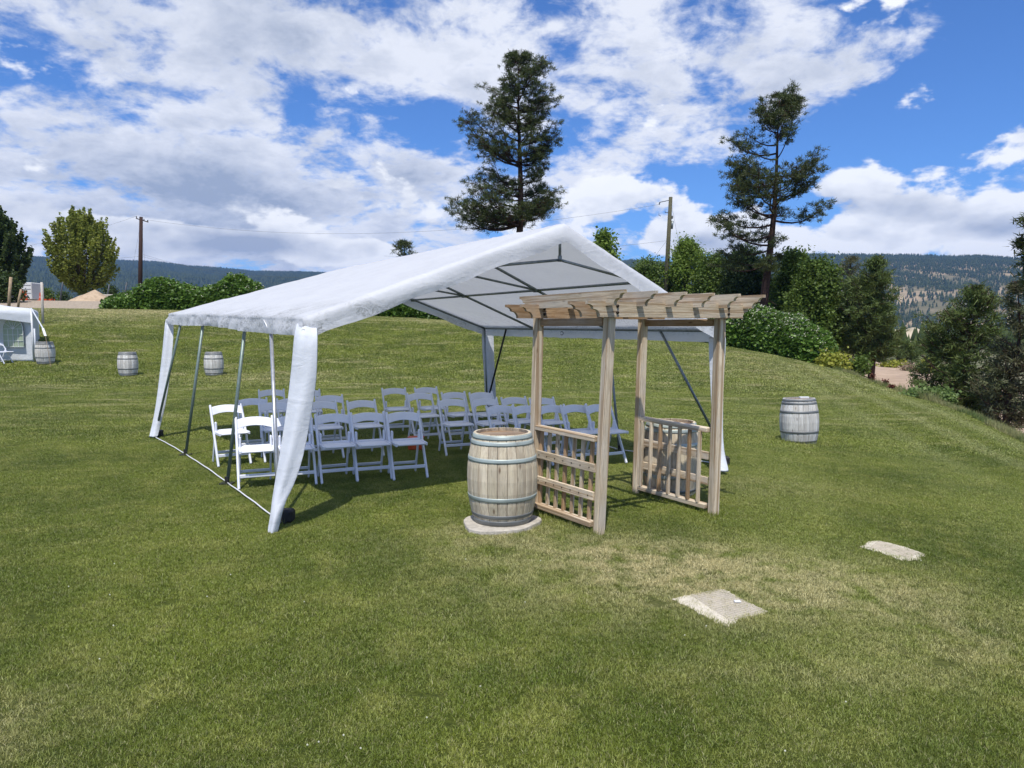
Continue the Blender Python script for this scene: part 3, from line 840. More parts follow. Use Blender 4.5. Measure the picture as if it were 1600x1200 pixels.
# piped hem along the gable edges and over the ridge, grommet at the corner
def hem(pts, r=.008, name='hem', parent=None):
    return MB().tube(pts, r, 6).build(name, M['sheet_leg'], parent or canopy, True)
p = ray(474, 517, 7.02); MB().tube([p + Vector((.016 * math.cos(q), 0, .016 * math.sin(q))) for q in np.linspace(0, 6.283, 11)], .004, 5, False).build('grommet', M['steel_bright'], canopy, True)
MB().tube([ray(412, 500, 8.1), ray(416, 508, 8.0), ray(420, 517, 7.95)], .008, 5).build('tie_cord', M['white_paint'], canopy, True)

# fabric sleeves hanging round the four corner legs
def sleeve(rows_px, name='leg_cover', bend=.07, n=9, ang=0.0):
    """rows of (left px, right px, py, depth)"""
    v, f = [], []
    for i, (a, c_, py, d) in enumerate(rows_px):
        A_, C_ = ray(a, py, d), ray(c_, py, d)
        for k in range(n):
            u = k / (n - 1); q = L3(A_, C_, u)
            push = (1 - abs(2 * u - 1) ** 1.3) * bend * (1.0 if i < len(rows_px) - 1 else .6)
            wv = .012 * math.sin(u * 9 + i * .9) + .010 * mn.noise(Vector((u * 3, i * .6, d)))
            v.append(tuple(q + Vector((0, -push + wv, 0))))
    nr = len(rows_px)
    for i in range(nr - 1):
        for k in range(n - 1): f.append((i * n + k, i * n + k + 1, (i + 1) * n + k + 1, (i + 1) * n + k))
    me_ = bpy.data.meshes.new('m'); me_.from_pydata(v, [], f)
    o = link(name, me_, M['sheet_leg'], TG, True)
    s_m = o.modifiers.new('cloth', 'SOLIDIFY'); s_m.thickness = .004
    sb = o.modifiers.new('smooth', 'SUBSURF'); sb.levels = 1; sb.render_levels = 1
    return o
sleeve([(463, 494, 505, 7.16), (461, 496, 515, 7.10), (459, 497, 524, 7.03), (457, 496.5, 555, 7.0), (454, 495, 590, 6.98), (450, 490, 625, 6.95), (445, 484, 660, 6.92), (439, 478, 695, 6.88), (433, 470, 730, 6.83), (428, 459, 760, 6.80), (425, 448, 780, 6.76), (424, 443, 795, 6.72), (422, 438, 812, 6.70), (418, 433, 834, 6.66)])
sleeve([(259, 271, 498, 12.95), (257, 272, 507, 12.85), (254, 271, 545, 12.75), (249, 266, 590, 12.7), (244, 259, 635, 12.6), (238, 250, 665, 12.55), (233, 246, 684, 12.45)], bend=.05)
sleeve([(752, 771, 512, 15.55), (753, 772, 545, 15.58), (756, 773, 580, 15.6), (757, 775, 610, 15.62), (759, 776, 640, 15.64)], bend=-.05)
sleeve([(1106, 1136, 524, 9.86), (1109, 1131, 580, 9.9), (1112, 1129, 640, 9.84), (1113, 1129, 690, 9.78), (1114, 1133, 715, 9.72), (1116, 1140, 738, 9.6)], bend=.04)

# ------------------------------------------------------------------ folding chairs
def make_chair():
    r = empty('folding_chair', (0, 0, 0), 'x', 'chair')
    W = .205
    for s in (-1, 1):
        MB().bar((s * W, -.215, .790), (s * (W + .004), .205, 0), .028, .040, (0, 1, 0)).build('upright', M['resin'], r, bevel=.008, world_co=False)
        MB().bar((s * (W - .032), -.045, .560), (s * (W - .030), -.275, 0), .022, .040, (0, 1, 0)).build('rear_leg', M['resin'], r, bevel=.008, world_co=False)
        MB().bar((s * (W - .030), -.055, .44), (s * (W - .032), -.050, .575), .026, .060, (0, 1, 0)).build('bracket', M['resin'], r, bevel=.012, world_co=False)
    # arched backrest slat, curved to the rear
    v, f = [], []; n = 13
    for i in range(n):
        a = i / (n - 1) * 2 - 1; x = a * (W - .012); cv = (1 - a * a)
        for (dy, z) in ((.011, .655 + .030 * cv), (.011, .760 + .022 * cv), (-.011, .760 + .022 * cv), (-.011, .655 + .030 * cv)):
            y = -.215 + (.790 - z) * (.42 / .79) - .030 * cv + dy
            v.append((x, y, z))
    for i in range(n - 1):
        for k in range(4): f.append((i * 4 + k, i * 4 + (k + 1) % 4, i * 4 + 4 + (k + 1) % 4, i * 4 + 4 + k))
    f += [(0, 1, 2, 3), tuple((n - 1) * 4 + k for k in (3, 2, 1, 0))]
    mb = MB(); mb.v = v; mb.f = f; mb.build('backrest', M['resin'], r, bevel=.005, world_co=False)
    sb = MB(); sb.box((0, .085, .437), (.345, .375, .024)).build('seat', M['resin'], r, bevel=.009, world_co=False)
    for s in (-1, 1): MB().bar((s * .185, -.11, .432), (s * .185, .265, .436), .026, .040).build('seat_rail', M['resin'], r, bevel=.006, world_co=False)
    for k in range(3): MB().box((0, -.085 + k * .03, .458 - k * .003), (.345, .018, .012)).build('seat_slat', M['resin'], r, bevel=.004, world_co=False)
    MB().bar((-W, .130, .138), (W, .130, .138), .020, .042).build('front_bar', M['resin'], r, bevel=.006, world_co=False)
    MB().bar((-W + .03, -.222, .130), (W - .03, -.222, .130), .020, .036).build('rear_bar', M['resin'], r, bevel=.006, world_co=False)
    return r
proto = make_chair()
CH = [  # px, py of the middle of the backrest top, and what singles the chair out
 (397, 654, 'front row chair at the left end of its row, by the thin steel leg'),
 (458, 652, 'front row chair half hidden behind the white leg cover and bright brace'),
 (519, 649, 'front row chair just right of the white leg cover'),
 (574, 647, 'front row chair next to last before the aisle'),
 (629, 646, 'front row chair of the left block at the aisle, over the orange box'),
 (353, 635, 'chair leftmost under the tent, brightest of all, between two thin steel legs'),
 (428, 631, 'second row chair seen behind the bright slanting brace'),
 (502, 629, 'second row chair directly behind the first one right of the leg cover'),
 (564, 627, 'second row chair of the left block, one place from the aisle end'),
 (394, 624, 'third row chair of the left block, at its left end'),
 (455, 624, 'third row chair of the left block, mostly hidden by the leg cover'),
 (514, 619, 'third row chair of the left block, at its aisle end'),
 (424, 610, 'rearmost chair at the left, its back above all the others there'),
 (480, 610, 'rearmost row chair peeping out right of the leg cover'),
 (615, 608, 'rear chair of the right block, leftmost of its two rear chairs by the aisle'),
 (665, 607, 'rearmost chair of the right block, highest in the picture'),
 (655, 615.5, 'third row chair of the right block at the aisle'),
 (708, 614, 'third row chair behind the aisle chair of the second row, right block'),
 (751, 614, 'third row chair of the right block in front of the far leg cover'),
 (705, 625, 'second row chair of the right block at the aisle, all its legs in view'),
 (756, 624, 'second row chair of the right block behind the near barrel, left one'),
 (802, 622, 'second row chair seen just left of the timber arbor post'),
 (846, 623, 'second row chair seen just right of the first timber arbor post'),
 (781, 636, 'front row chair of the right block above the lid of the near barrel'),
 (820, 636, 'front row chair half hidden by the first timber arbor post'),
 (860, 635, 'front row chair first right of the back left arbor post, above the lattice'),
 (896, 634, 'front row chair in the middle of the arbor opening above the lattice'),
 (934, 633, 'rightmost front row chair, partly behind the front left arbor post')]
rnd = random.Random(4)
facing = math.atan2(-.90, .43)
for i, (px, py, lab) in enumerate(CH):
    d = 1.13 * F_PX / (py - 513); p = ray(px, py, d)
    o = proto if i == 0 else copy_tree(proto)
    a = facing - PI / 2 + rad(rnd.uniform(-4, 4)) + (rad(10) if i == 5 else 0)
    off = Vector((-.215 * math.sin(a), .215 * math.cos(a), 0))        # backrest sits behind the chair's middle
    x, y = p.x + off.x, p.y + off.y
    o.location = (x, y, hz(x, y) + .012); o.rotation_euler = (0, 0, a); o.scale = (1.05, 1.05, 1.055)
    o['label'] = 'white ' + lab; o['category'] = 'chair'; o['group'] = 'white folding chairs under the tent'
# small orange container under the aisle chair
c_ = G(650, 703); ob = empty('orange_box', c_, 'small dull orange box on the grass beneath the front row aisle chair', 'box')
MB().box(c_ + Vector((0, 0, .10)), (.24, .16, .19)).build('body', M['orange'], ob, bevel=.02)
MB().box(c_ + Vector((0, 0, .205)), (.26, .18, .02)).build('lid', M['orange'], ob, bevel=.005)

# ------------------------------------------------------------------ cedar arbor
def board(name, p0, p1, w_, h_, m_, parent, up=(0, 0, 1), bevel=.004, roll=0.0):
    """a length of timber as an object of its own, grain along its local X"""
    p0, p1 = Vector(p0), Vector(p1); x = (p1 - p0).normalized(); up = Vector(up)
    if abs(x.dot(up)) > .98: up = Vector((1, 0, 0))
    y = up.cross(x).normalized(); z = x.cross(y)
    mb = MB().box((0, 0, 0), ((p1 - p0).length, w_, h_))
    me_ = mb.mesh(bevel); me_.materials.append(m_)
    o = bpy.data.objects.new(name, me_)
    o.matrix_local = Matrix.Translation((p0 + p1) / 2 - origin_of(parent)) @ Matrix((x, y, z)).transposed().to_4x4()
    o.parent = parent; col.objects.link(o); return o
Af, Bf, Cf, Df = G(832, 797), G(934, 834), G(994, 771), G(1113, 804)
AR = empty('timber_arbor', (Af + Df) / 2, 'weathered cedar arbor with notched rafters and two lattice side panels beside the tent', 'arbor')
ZB = 2.055                                            # underside of the beams
uu = ((Df - Bf) + (Cf - Af)) / 2; uu.z = 0; uu.normalize()
nn = Vector((uu.y, -uu.x, 0)); nn = nn if nn.y < 0 else -nn
def top_of(px, py, d): return ray(px, py, d)
At, Bt, Ct, Dt = ray(841, 500, Af.y), ray(952, 499, Bf.y), ray(1004, 505, Cf.y), ray(1124, 499, Df.y)
posts = [(Af, At), (Bf, Bt), (Cf, Ct), (Df, Dt)]
for f_, t_p in posts:
    t_p = Vector((t_p.x, t_p.y, ZB + .10))
    # pairs of timbers with a groove between, as the photograph shows
    board('post', f_ + Vector((0, 0, -.03)), t_p, .076, .076, M['cedar'], AR, up=uu, bevel=.006)
    board('post_face', f_ + nn * .050 + Vector((0, 0, -.03)), f_.lerp(t_p, (ZB - .003 - f_.z) / (t_p.z - f_.z)) + nn * .050, .074, .022, M['cedar'], AR, up=nn, bevel=.004)
def profile_board(name, c0, c1, thick, h_, parent, m_, step=.035):
    """beam or rafter whose two ends are cut to a double cove"""
    c0, c1 = Vector(c0), Vector(c1); Lh = (c1 - c0).length / 2; x = (c1 - c0).normalized()
    y = Vector((0, 0, 1)).cross(x).normalized(); z = x.cross(y)
    H = h_ / 2; end = [(0, H), (0, H - .028)]
    r1 = .040; cx = -.012
    for k in range(7):
        q = k / 6 * PI / 2; end.append((cx - r1 * math.sin(q) * 1.25, H - .028 - r1 * (1 - math.cos(q))))
    x2, z2 = end[-1]; end.append((x2 - .012, z2 - .004))
    for k in range(7):
        q = k / 6 * PI / 2; end.append((x2 - .016 - .062 * math.sin(q), z2 - .004 - (H * 2 - .028 - r1 - .004) * (1 - math.cos(q))))
    pr = [(Lh + a, c) for a, c in end] + [(-Lh - a, c) for a, c in reversed(end)]
    n = len(pr); v = [(a, s * thick / 2, c) for s in (-1, 1) for a, c in pr]
    f = [tuple(range(n))[::-1], tuple(range(n, 2 * n))] + [(k, (k + 1) % n, n + (k + 1) % n, n + k) for k in range(n)]
    mb = MB(); mb.v = v; mb.f = f; me_ = mb.mesh(); me_.materials.append(m_)
    o = bpy.data.objects.new(name, me_)
    o.matrix_local = Matrix.Translation((c0 + c1) / 2 - origin_of(parent)) @ Matrix((x, y, z)).transposed().to_4x4()
    o.parent = parent; col.objects.link(o); return o
HB = .140
Bq, Aq = Vector((Bt.x, Bt.y, 0)), Vector((At.x, At.y, 0))
sBD = (Vector((Dt.x, Dt.y, 0)) - Bq).dot(uu)
for base_, fl in ((Bq, 'f'), (Aq, 'b')):
    for off in (.092, -.066):
        lo, hi = (-.34, sBD + .36) if off > 0 else (-.42, sBD + .30)
        if fl == 'b': lo, hi = lo + .06, hi
        a0 = base_ + nn * off + uu * lo; a1 = base_ + nn * off + uu * hi
        bm_o = profile_board('beam', Vector((a0.x, a0.y, ZB + HB / 2)), Vector((a1.x, a1.y, ZB + HB / 2)), .038, HB, AR, M['cedar'] if off > 0 and fl == 'f' else M['cedar_warm'])
        if off > 0:
            for s in (0, sBD):
                for dz in (.040, .100):
                    q = base_ + uu * s + nn * (off + .019); q.z = ZB + dz
                    MB().tube([q, q + nn * .012], .015, 8).build('bolt', M['bolt'], AR, True)
# rafters, notched over the beams
sA = (Aq - Bq).dot(uu); dAB = (Bq - Aq).dot(nn)
for k in range(6):
    s = -.12 + k * (sBD + .36) / 5
    c0_ = Bq + uu * s + nn * .36; c1_ = Aq + uu * (s - 0.0) - uu * 0 - nn * .26; c1_ = Bq + uu * s - nn * (dAB + .26)
    zz_ = ZB + HB + .028
    profile_board('rafter', Vector((c1_.x, c1_.y, zz_)), Vector((c0_.x, c0_.y, zz_)), .038, .135, AR, M['cedar'])
# tie boards under the beams on the two sides
for (a, c_) in ((At, Bt), (Ct, Dt)):
    a_, b_ = Vector((a.x, a.y, ZB - .045)), Vector((c_.x, c_.y, ZB - .045)); x = (b_ - a_).normalized()
    board('side_tie', a_ + x * .05, b_ - x * .075, .038, .075, M['cedar_warm'], AR)
# lattice side panels
def lattice(f0, t0, f1, t1, zb0, zt0, zb1, zt1, inner, nsl, warm):
    """f0,t0 rear post foot and top; f1,t1 front post"""
    def rowp(z): 
        a = f0.lerp(Vector((t0.x, t0.y, ZB)), z / ZB); b_ = f1.lerp(Vector((t1.x, t1.y, ZB)), z / ZB)
        x = (b_ - a); x.z = 0; x.normalize(); return a + x * .05, b_ - x * .078
    def at_(u, w_): # w_ 0 bottom .. 1 top
        z0 = zb0 + (zt0 - zb0) * w_; z1 = zb1 + (zt1 - zb1) * w_
        a, b_ = rowp((z0 + z1) / 2); a.z = z0 + f0.z; b_.z = z1 + f1.z
        return a.lerp(b_, u)
    inn = Vector(inner)
    fr = board('bottom_rail', at_(0, 0), at_(1, 0), .085, .050, M['cedar'], AR)
    pan = fr
    def pboard(name, p0, p1, w_, h_, m_, up=(0, 0, 1)):
        o = board(name, p0, p1, w_, h_, m_, AR, up)
        return o
    pboard('top_rail', at_(0, 1), at_(1, 1), .085, .048, M['cedar'])
    for w_ in (.33, .66):
        p0, p1 = at_(0, w_), at_(1, w_)
        pboard('middle_rail', p0 - inn * .006, p1 - inn * .006, .026, .085, M['cedar'] )
        for k in range(nsl):
            u = (k + .45) / nsl; q = at_(u, w_) - inn * .019
            MB().tube([q, q - inn * .004], .007, 6).build('screw', M['bolt'], AR, True)
    for k in range(nsl):
        u = (k + .30) / nsl
        p0, p1 = at_(u, .03) + inn * .030, at_(u, .972) + inn * .030
        pboard('slat', p0, p1, .034, .036, M['cedar_warm'] if (k + warm) % 3 == 0 else M['cedar'], up=inn)
    return pan
dCD = (Df - Cf); dCD.z = 0; dCD.normalize(); inn = Vector((-dCD.y, dCD.x, 0)); inn = inn if inn.x > 0 else -inn
lattice(Af, At, Bf, Bt, .075, .905, .075, .900, inn, 7, 0)
lattice(Cf, Ct, Df, Dt, .085, .905, .075, .900, -inn, 7, 1)

# ------------------------------------------------------------------ wine barrels
def make_barrel():
    r = empty('wine_barrel', (0, 0, 0), 'x', 'barrel')
    Hh = .885; NS = 22
    def R_(z): 
        q = (z / Hh) * 2 - 1; return .350 - .068 * abs(q) ** 2.0
    zs = [0, .03, .10, .2, .32, .44, .56, .68, .78, .85, .885]
    rr = random.Random(3)
    for k in range(NS):
        a0, a1 = 2 * PI * k / NS, 2 * PI * (k + 1) / NS; gap = .006
        v, f = [], []; dr = rr.uniform(-.0012, .0012)
        for z in zs:
            R0 = R_(z) + dr; g = gap / R0 / 2
            for (ri, aa) in ((R0 - .022, a0 + g), (R0 - .0025, a0 + g * .6), (R0, a0 + g * 2.2), (R0 + .0008, (a0 + a1) / 2), (R0, a1 - g * 2.2), (R0 - .0025, a1 - g * .6), (R0 - .022, a1 - g)):
                v.append((ri * math.cos(aa), ri * math.sin(aa), z))
        nz = len(zs); q = 7
        for i in range(nz - 1):
            for j in range(q): f.append((i * q + j, i * q + (j + 1) % q, (i + 1) * q + (j + 1) % q, (i + 1) * q + j))
        f += [tuple(range(q))[::-1], tuple((nz - 1) * q + j for j in range(q))]
        mb = MB(); mb.v, mb.f = v, f; mb.build('stave', M['stave'], r, world_co=False)
    for (z0, z1, g_) in ((.838, .880, 0), (.782, .822, 0), (.622, .662, 0), (.245, .285, 1), (.075, .110, 1), (.004, .052, 1)):
        prof = []
        for i in range(4):
            z = z0 + (z1 - z0) * i / 3; prof.append((R_(z) + .0045, z))
        prof = [(R_(z0) + .0005, z0)] + prof + [(R_(z1) + .0005, z1)]
        MB().lathe(prof, 48).build('hoop', M['hoop'] if not g_ else M['hoop_grey'] if z0 < .2 else M['hoop'], r, True, world_co=False)
    NP = 7                                             # the head is made of planks sunk 3 cm below the rim
    Rh = R_(.85) - .018
    for k in range(NP):
        y0, y1 = -Rh + 2 * Rh * k / NP + .002, -Rh + 2 * Rh * (k + 1) / NP - .002
        ym = max(abs(y0), abs(y1)); n = 6; v = []
        for yy in np.linspace(y0, y1, n): v.append((math.sqrt(max(.0004, Rh * Rh - yy * yy)), yy))
        for yy in np.linspace(y1, y0, n): v.append((-math.sqrt(max(.0004, Rh * Rh - yy * yy)), yy))
        mb = MB(); N_ = len(v); mb.v = [(a, c, z) for z in (.835, .853) for a, c in v]
        mb.f = [tuple(range(N_))[::-1], tuple(range(N_, 2 * N_))] + [(i, (i + 1) % N_, N_ + (i + 1) % N_, N_ + i) for i in range(N_)]
        mb.build('head_plank', M['head'], r, world_co=False)
    return r
bp = make_barrel()
def barrel(px, d, label, mats=None, sink=0.0, rz=0.0, tilt=(0, 0), dz=0.0, first=False, xy=None):
    o = bp if first else copy_tree(bp)
    p = at(px, d) if xy is None else on(*xy)
    o.location = p + Vector((0, 0, dz - sink)); o.rotation_euler = (tilt[0], tilt[1], rz)
    o['label'] = label; o['category'] = 'barrel'; o['group'] = 'oak wine barrels on the lawn'
    if mats:
        for ch in o.children:
            key = ch.name.split('.')[0]
            if key in mats:
                ch.material_slots[0].link = 'OBJECT'; ch.material_slots[0].material = M[mats[key]]
    return o
nb_ = G(785, 818)
barrel(0, 0, 'large weathered oak barrel with blue-green hoops on a round slab, nearest of all and leaning place for the arbor lattice', first=True, dz=.045, rz=.3, xy=(nb_.x, nb_.y))
bp['label'] = 'nearest and largest oak barrel, with blue-green hoops, on a pale slab by the left lattice'
barrel(0, 0, 'shaded oak barrel standing behind the right lattice panel of the arbor', None, rz=1.1, xy=(1.90, 8.42), sink=.02)
barrel(1252, 13.3, 'silvery grey barrel alone on the lawn at the right, with a pale stick on top', dict(stave='stave_pale', hoop='hoop_grey'), rz=2.0, tilt=(rad(-1), rad(2)), sink=.05)
barrel(201, 26.3, 'pale barrel on the lawn left of the tent, midway between marquee and tent', dict(stave='stave_pale', hoop='hoop_grey'), rz=.7)
barrel(335, 26.6, 'grey barrel seen between the thin steel legs of the tent', dict(stave='stave_pale', hoop='hoop_grey'), rz=2.7)
barrel(73, 28.3, 'pale barrel standing against the corner of the small marquee at the left', dict(stave='stave_pale', hoop='hoop_grey'), rz=3.4)
p = at(1252, 13.3) + Vector((.02, -.1, .855))
tag(MB().box(p, (.17, .07, .035)).build('wood_block', M['white_paint'], bevel=.006), 'small pale block lying on the lid of the lone right-hand barrel', 'block')
# round concrete pad under the near barrel
c_ = nb_; v = []; n = 40; rr = random.Random(8)
for z, sc_ in ((-.05, 1.02), (.036, 1.0), (.043, .975)):
    for k in range(n):
        q = 2 * PI * k / n; R0 = .345 * (1 + .05 * math.sin(3 * q + 1) + .035 * math.sin(5 * q) + rr.uniform(-.006, .006)) * (1 + .12 * abs(math.cos(q - .6)) ** 4) * sc_
        v.append((c_.x - .02 + R0 * math.cos(q) * 1.04, c_.y - .05 + R0 * math.sin(q), z))
f = [(i * n + k, i * n + (k + 1) % n, (i + 1) * n + (k + 1) % n, (i + 1) * n + k) for i in range(2) for k in range(n)] + [tuple(2 * n + k for k in range(n))]
mb = MB(); mb.v, mb.f = v, f
tag(mb.build('concrete_pad', M['concrete']), 'pale round concrete pad under the nearest barrel', 'slab')

# ------------------------------------------------------------------ two pale mesh pads in the grass
m, b, bs, out = material('pale_mesh_pad')
pos = b.n('ShaderNodeTexCoord').outputs['Object']
nz = b.noise(pos, 5.0, 5, .6); n2_ = b.noise(pos, 60.0, 3, .7)
c = b.mix(b.ramp(nz, .35, .7), (.66, .60, .49), (.54, .49, .39)); c = b.mix(b.ramp(n2_, .45, .7, 0, .6), c, (.40, .355, .27))
b.put(bs.inputs['Base Color'], c); bs.inputs['Roughness'].default_value = .95; bump(b, bs, n2_, .7, .01)
M['pad'] = m
def mesh_pad(pxs, label, grid_dir, quads):
    pts = [G(*q) for q in pxs]; c0_ = sum(pts, Vector()) / len(pts)
    root = empty('mesh_pad', c0_, label, 'pad', 'pale mesh pads sunk in the lawn')
    n0 = len(pts); ring = []; rr = random.Random(len(pxs))
    for i in range(n0):
        for k in range(8):
            q = pts[i].lerp(pts[(i + 1) % n0], k / 8); j = Vector((rr.uniform(-.012, .012), rr.uniform(-.012, .012), 0)); ring.append(q + j)
    n_ = len(ring); v = [(p_.x, p_.y, hz(p_.x, p_.y) - .03) for p_ in ring] + [(p_.x, p_.y, hz(p_.x, p_.y) + .010) for p_ in ring] + [(c0_.x + (p_.x - c0_.x) * .96, c0_.y + (p_.y - c0_.y) * .96, hz(p_.x, p_.y) + .014) for p_ in ring]
    f = [(i * n_ + k, i * n_ + (k + 1) % n_, (i + 1) * n_ + (k + 1) % n_, (i + 1) * n_ + k) for i in range(2) for k in range(n_)] + [tuple(2 * n_ + k for k in range(n_))]
    mb = MB(); mb.v, mb.f = v, f; mb.build('base', M['pad'], root)
    # the netting: thin crossing strands
    q0, q1, q2, q3 = [G(*q) for q in quads]; mb = MB()
    na, nb2 = 26, 16
    for i in range(na + 1):
        a = q0.lerp(q1, i / na); c_ = q3.lerp(q2, i / na); mb.tube([(a.x, a.y, hz(a.x, a.y) + .017), (c_.x, c_.y, hz(c_.x, c_.y) + .017)], .0013, 4, False)
    for i in range(nb2 + 1):
        a = q0.lerp(q3, i / nb2); c_ = q1.lerp(q2, i / nb2); mb.tube([(a.x, a.y, hz(a.x, a.y) + .019), (c_.x, c_.y, hz(c_.x, c_.y) + .019)], .0013, 4, False)
    o = mb.build('netting', M['net'], root); o['kind'] = 'stuff'
    return pts
M['net'] = simple('grey_netting', (.58, .53, .44), (.50, .45, .37), 20, .8)
PAD1 = mesh_pad([(1049, 938), (1078, 931), (1108, 929), (1126, 921), (1142, 927), (1162, 941), (1204, 958), (1172, 966), (1156, 971), (1135, 982), (1108, 968)], 'larger, nearer pale netted pad lying in the lawn in front of the arbor', 0, [(1080, 933), (1126, 924), (1196, 958), (1142, 974)])
PAD2 = mesh_pad([(1345, 856), (1356, 848), (1374, 846), (1410, 855), (1446, 867), (1438, 876), (1412, 878), (1376, 866)], 'smaller, farther pale netted pad in the lawn at the right', 0, [(1358, 858), (1372, 848), (1436, 866), (1420, 874)])
p = G(1152, 945); tag(MB().box(p + Vector((0, 0, .026)), (.045, .03, .01)).build('white_tag', M['white_paint'], bevel=.003), 'tiny white tag lying on the nearer netted pad', 'tag')

# ------------------------------------------------------------------ vegetation
def blades_mesh(cen, dirs, length, width, rs):
    """thin triangles: base at cen, tip along dirs"""
    N = len(cen); rv = rs.normal(size=(N, 3)); side = np.cross(dirs, rv); side /= np.linalg.norm(side, axis=1)[:, None] + 1e-9
    L = np.asarray(length).reshape(-1, 1) * np.ones((N, 1)); W = np.asarray(width).reshape(-1, 1) * np.ones((N, 1))
    a = cen - side * W / 2; c = cen + side * W / 2; t = cen + dirs * L
    v = np.stack([a, c, t], 1).reshape(-1, 3); f = np.arange(3 * N).reshape(-1, 3)
    return v, f
def leaves_mesh(cen, size, rs, up=.3, elong=1.4):
    """leaf: a small folded diamond of two triangles"""
    N = len(cen); n = rs.normal(size=(N, 3)); n[:, 2] = np.abs(n[:, 2]) + up; n /= np.linalg.norm(n, axis=1)[:, None]
    a = rs.normal(size=(N, 3)); a -= (a * n).sum(1)[:, None] * n; a /= np.linalg.norm(a, axis=1)[:, None]
    b_ = np.cross(n, a); S = np.asarray(size).reshape(-1, 1) * np.ones((N, 1)) / 2
    v = np.stack([cen - a * S * elong, cen + b_ * S + n * S * .25, cen + a * S * elong, cen - b_ * S + n * S * .25], 1).reshape(-1, 3)
    i = np.arange(N)[:, None] * 4
    f = np.stack([i + 0, i + 1, i + 2, i + 0, i + 2, i + 3], -1).reshape(-1, 3)
    return v, f
def tube_chain(mb, pts, r0, r1, n=5):
    rs_ = [r0 + (r1 - r0) * i / (len(pts) - 1) for i in range(len(pts))]
    mb.tube(pts, rs_, n)

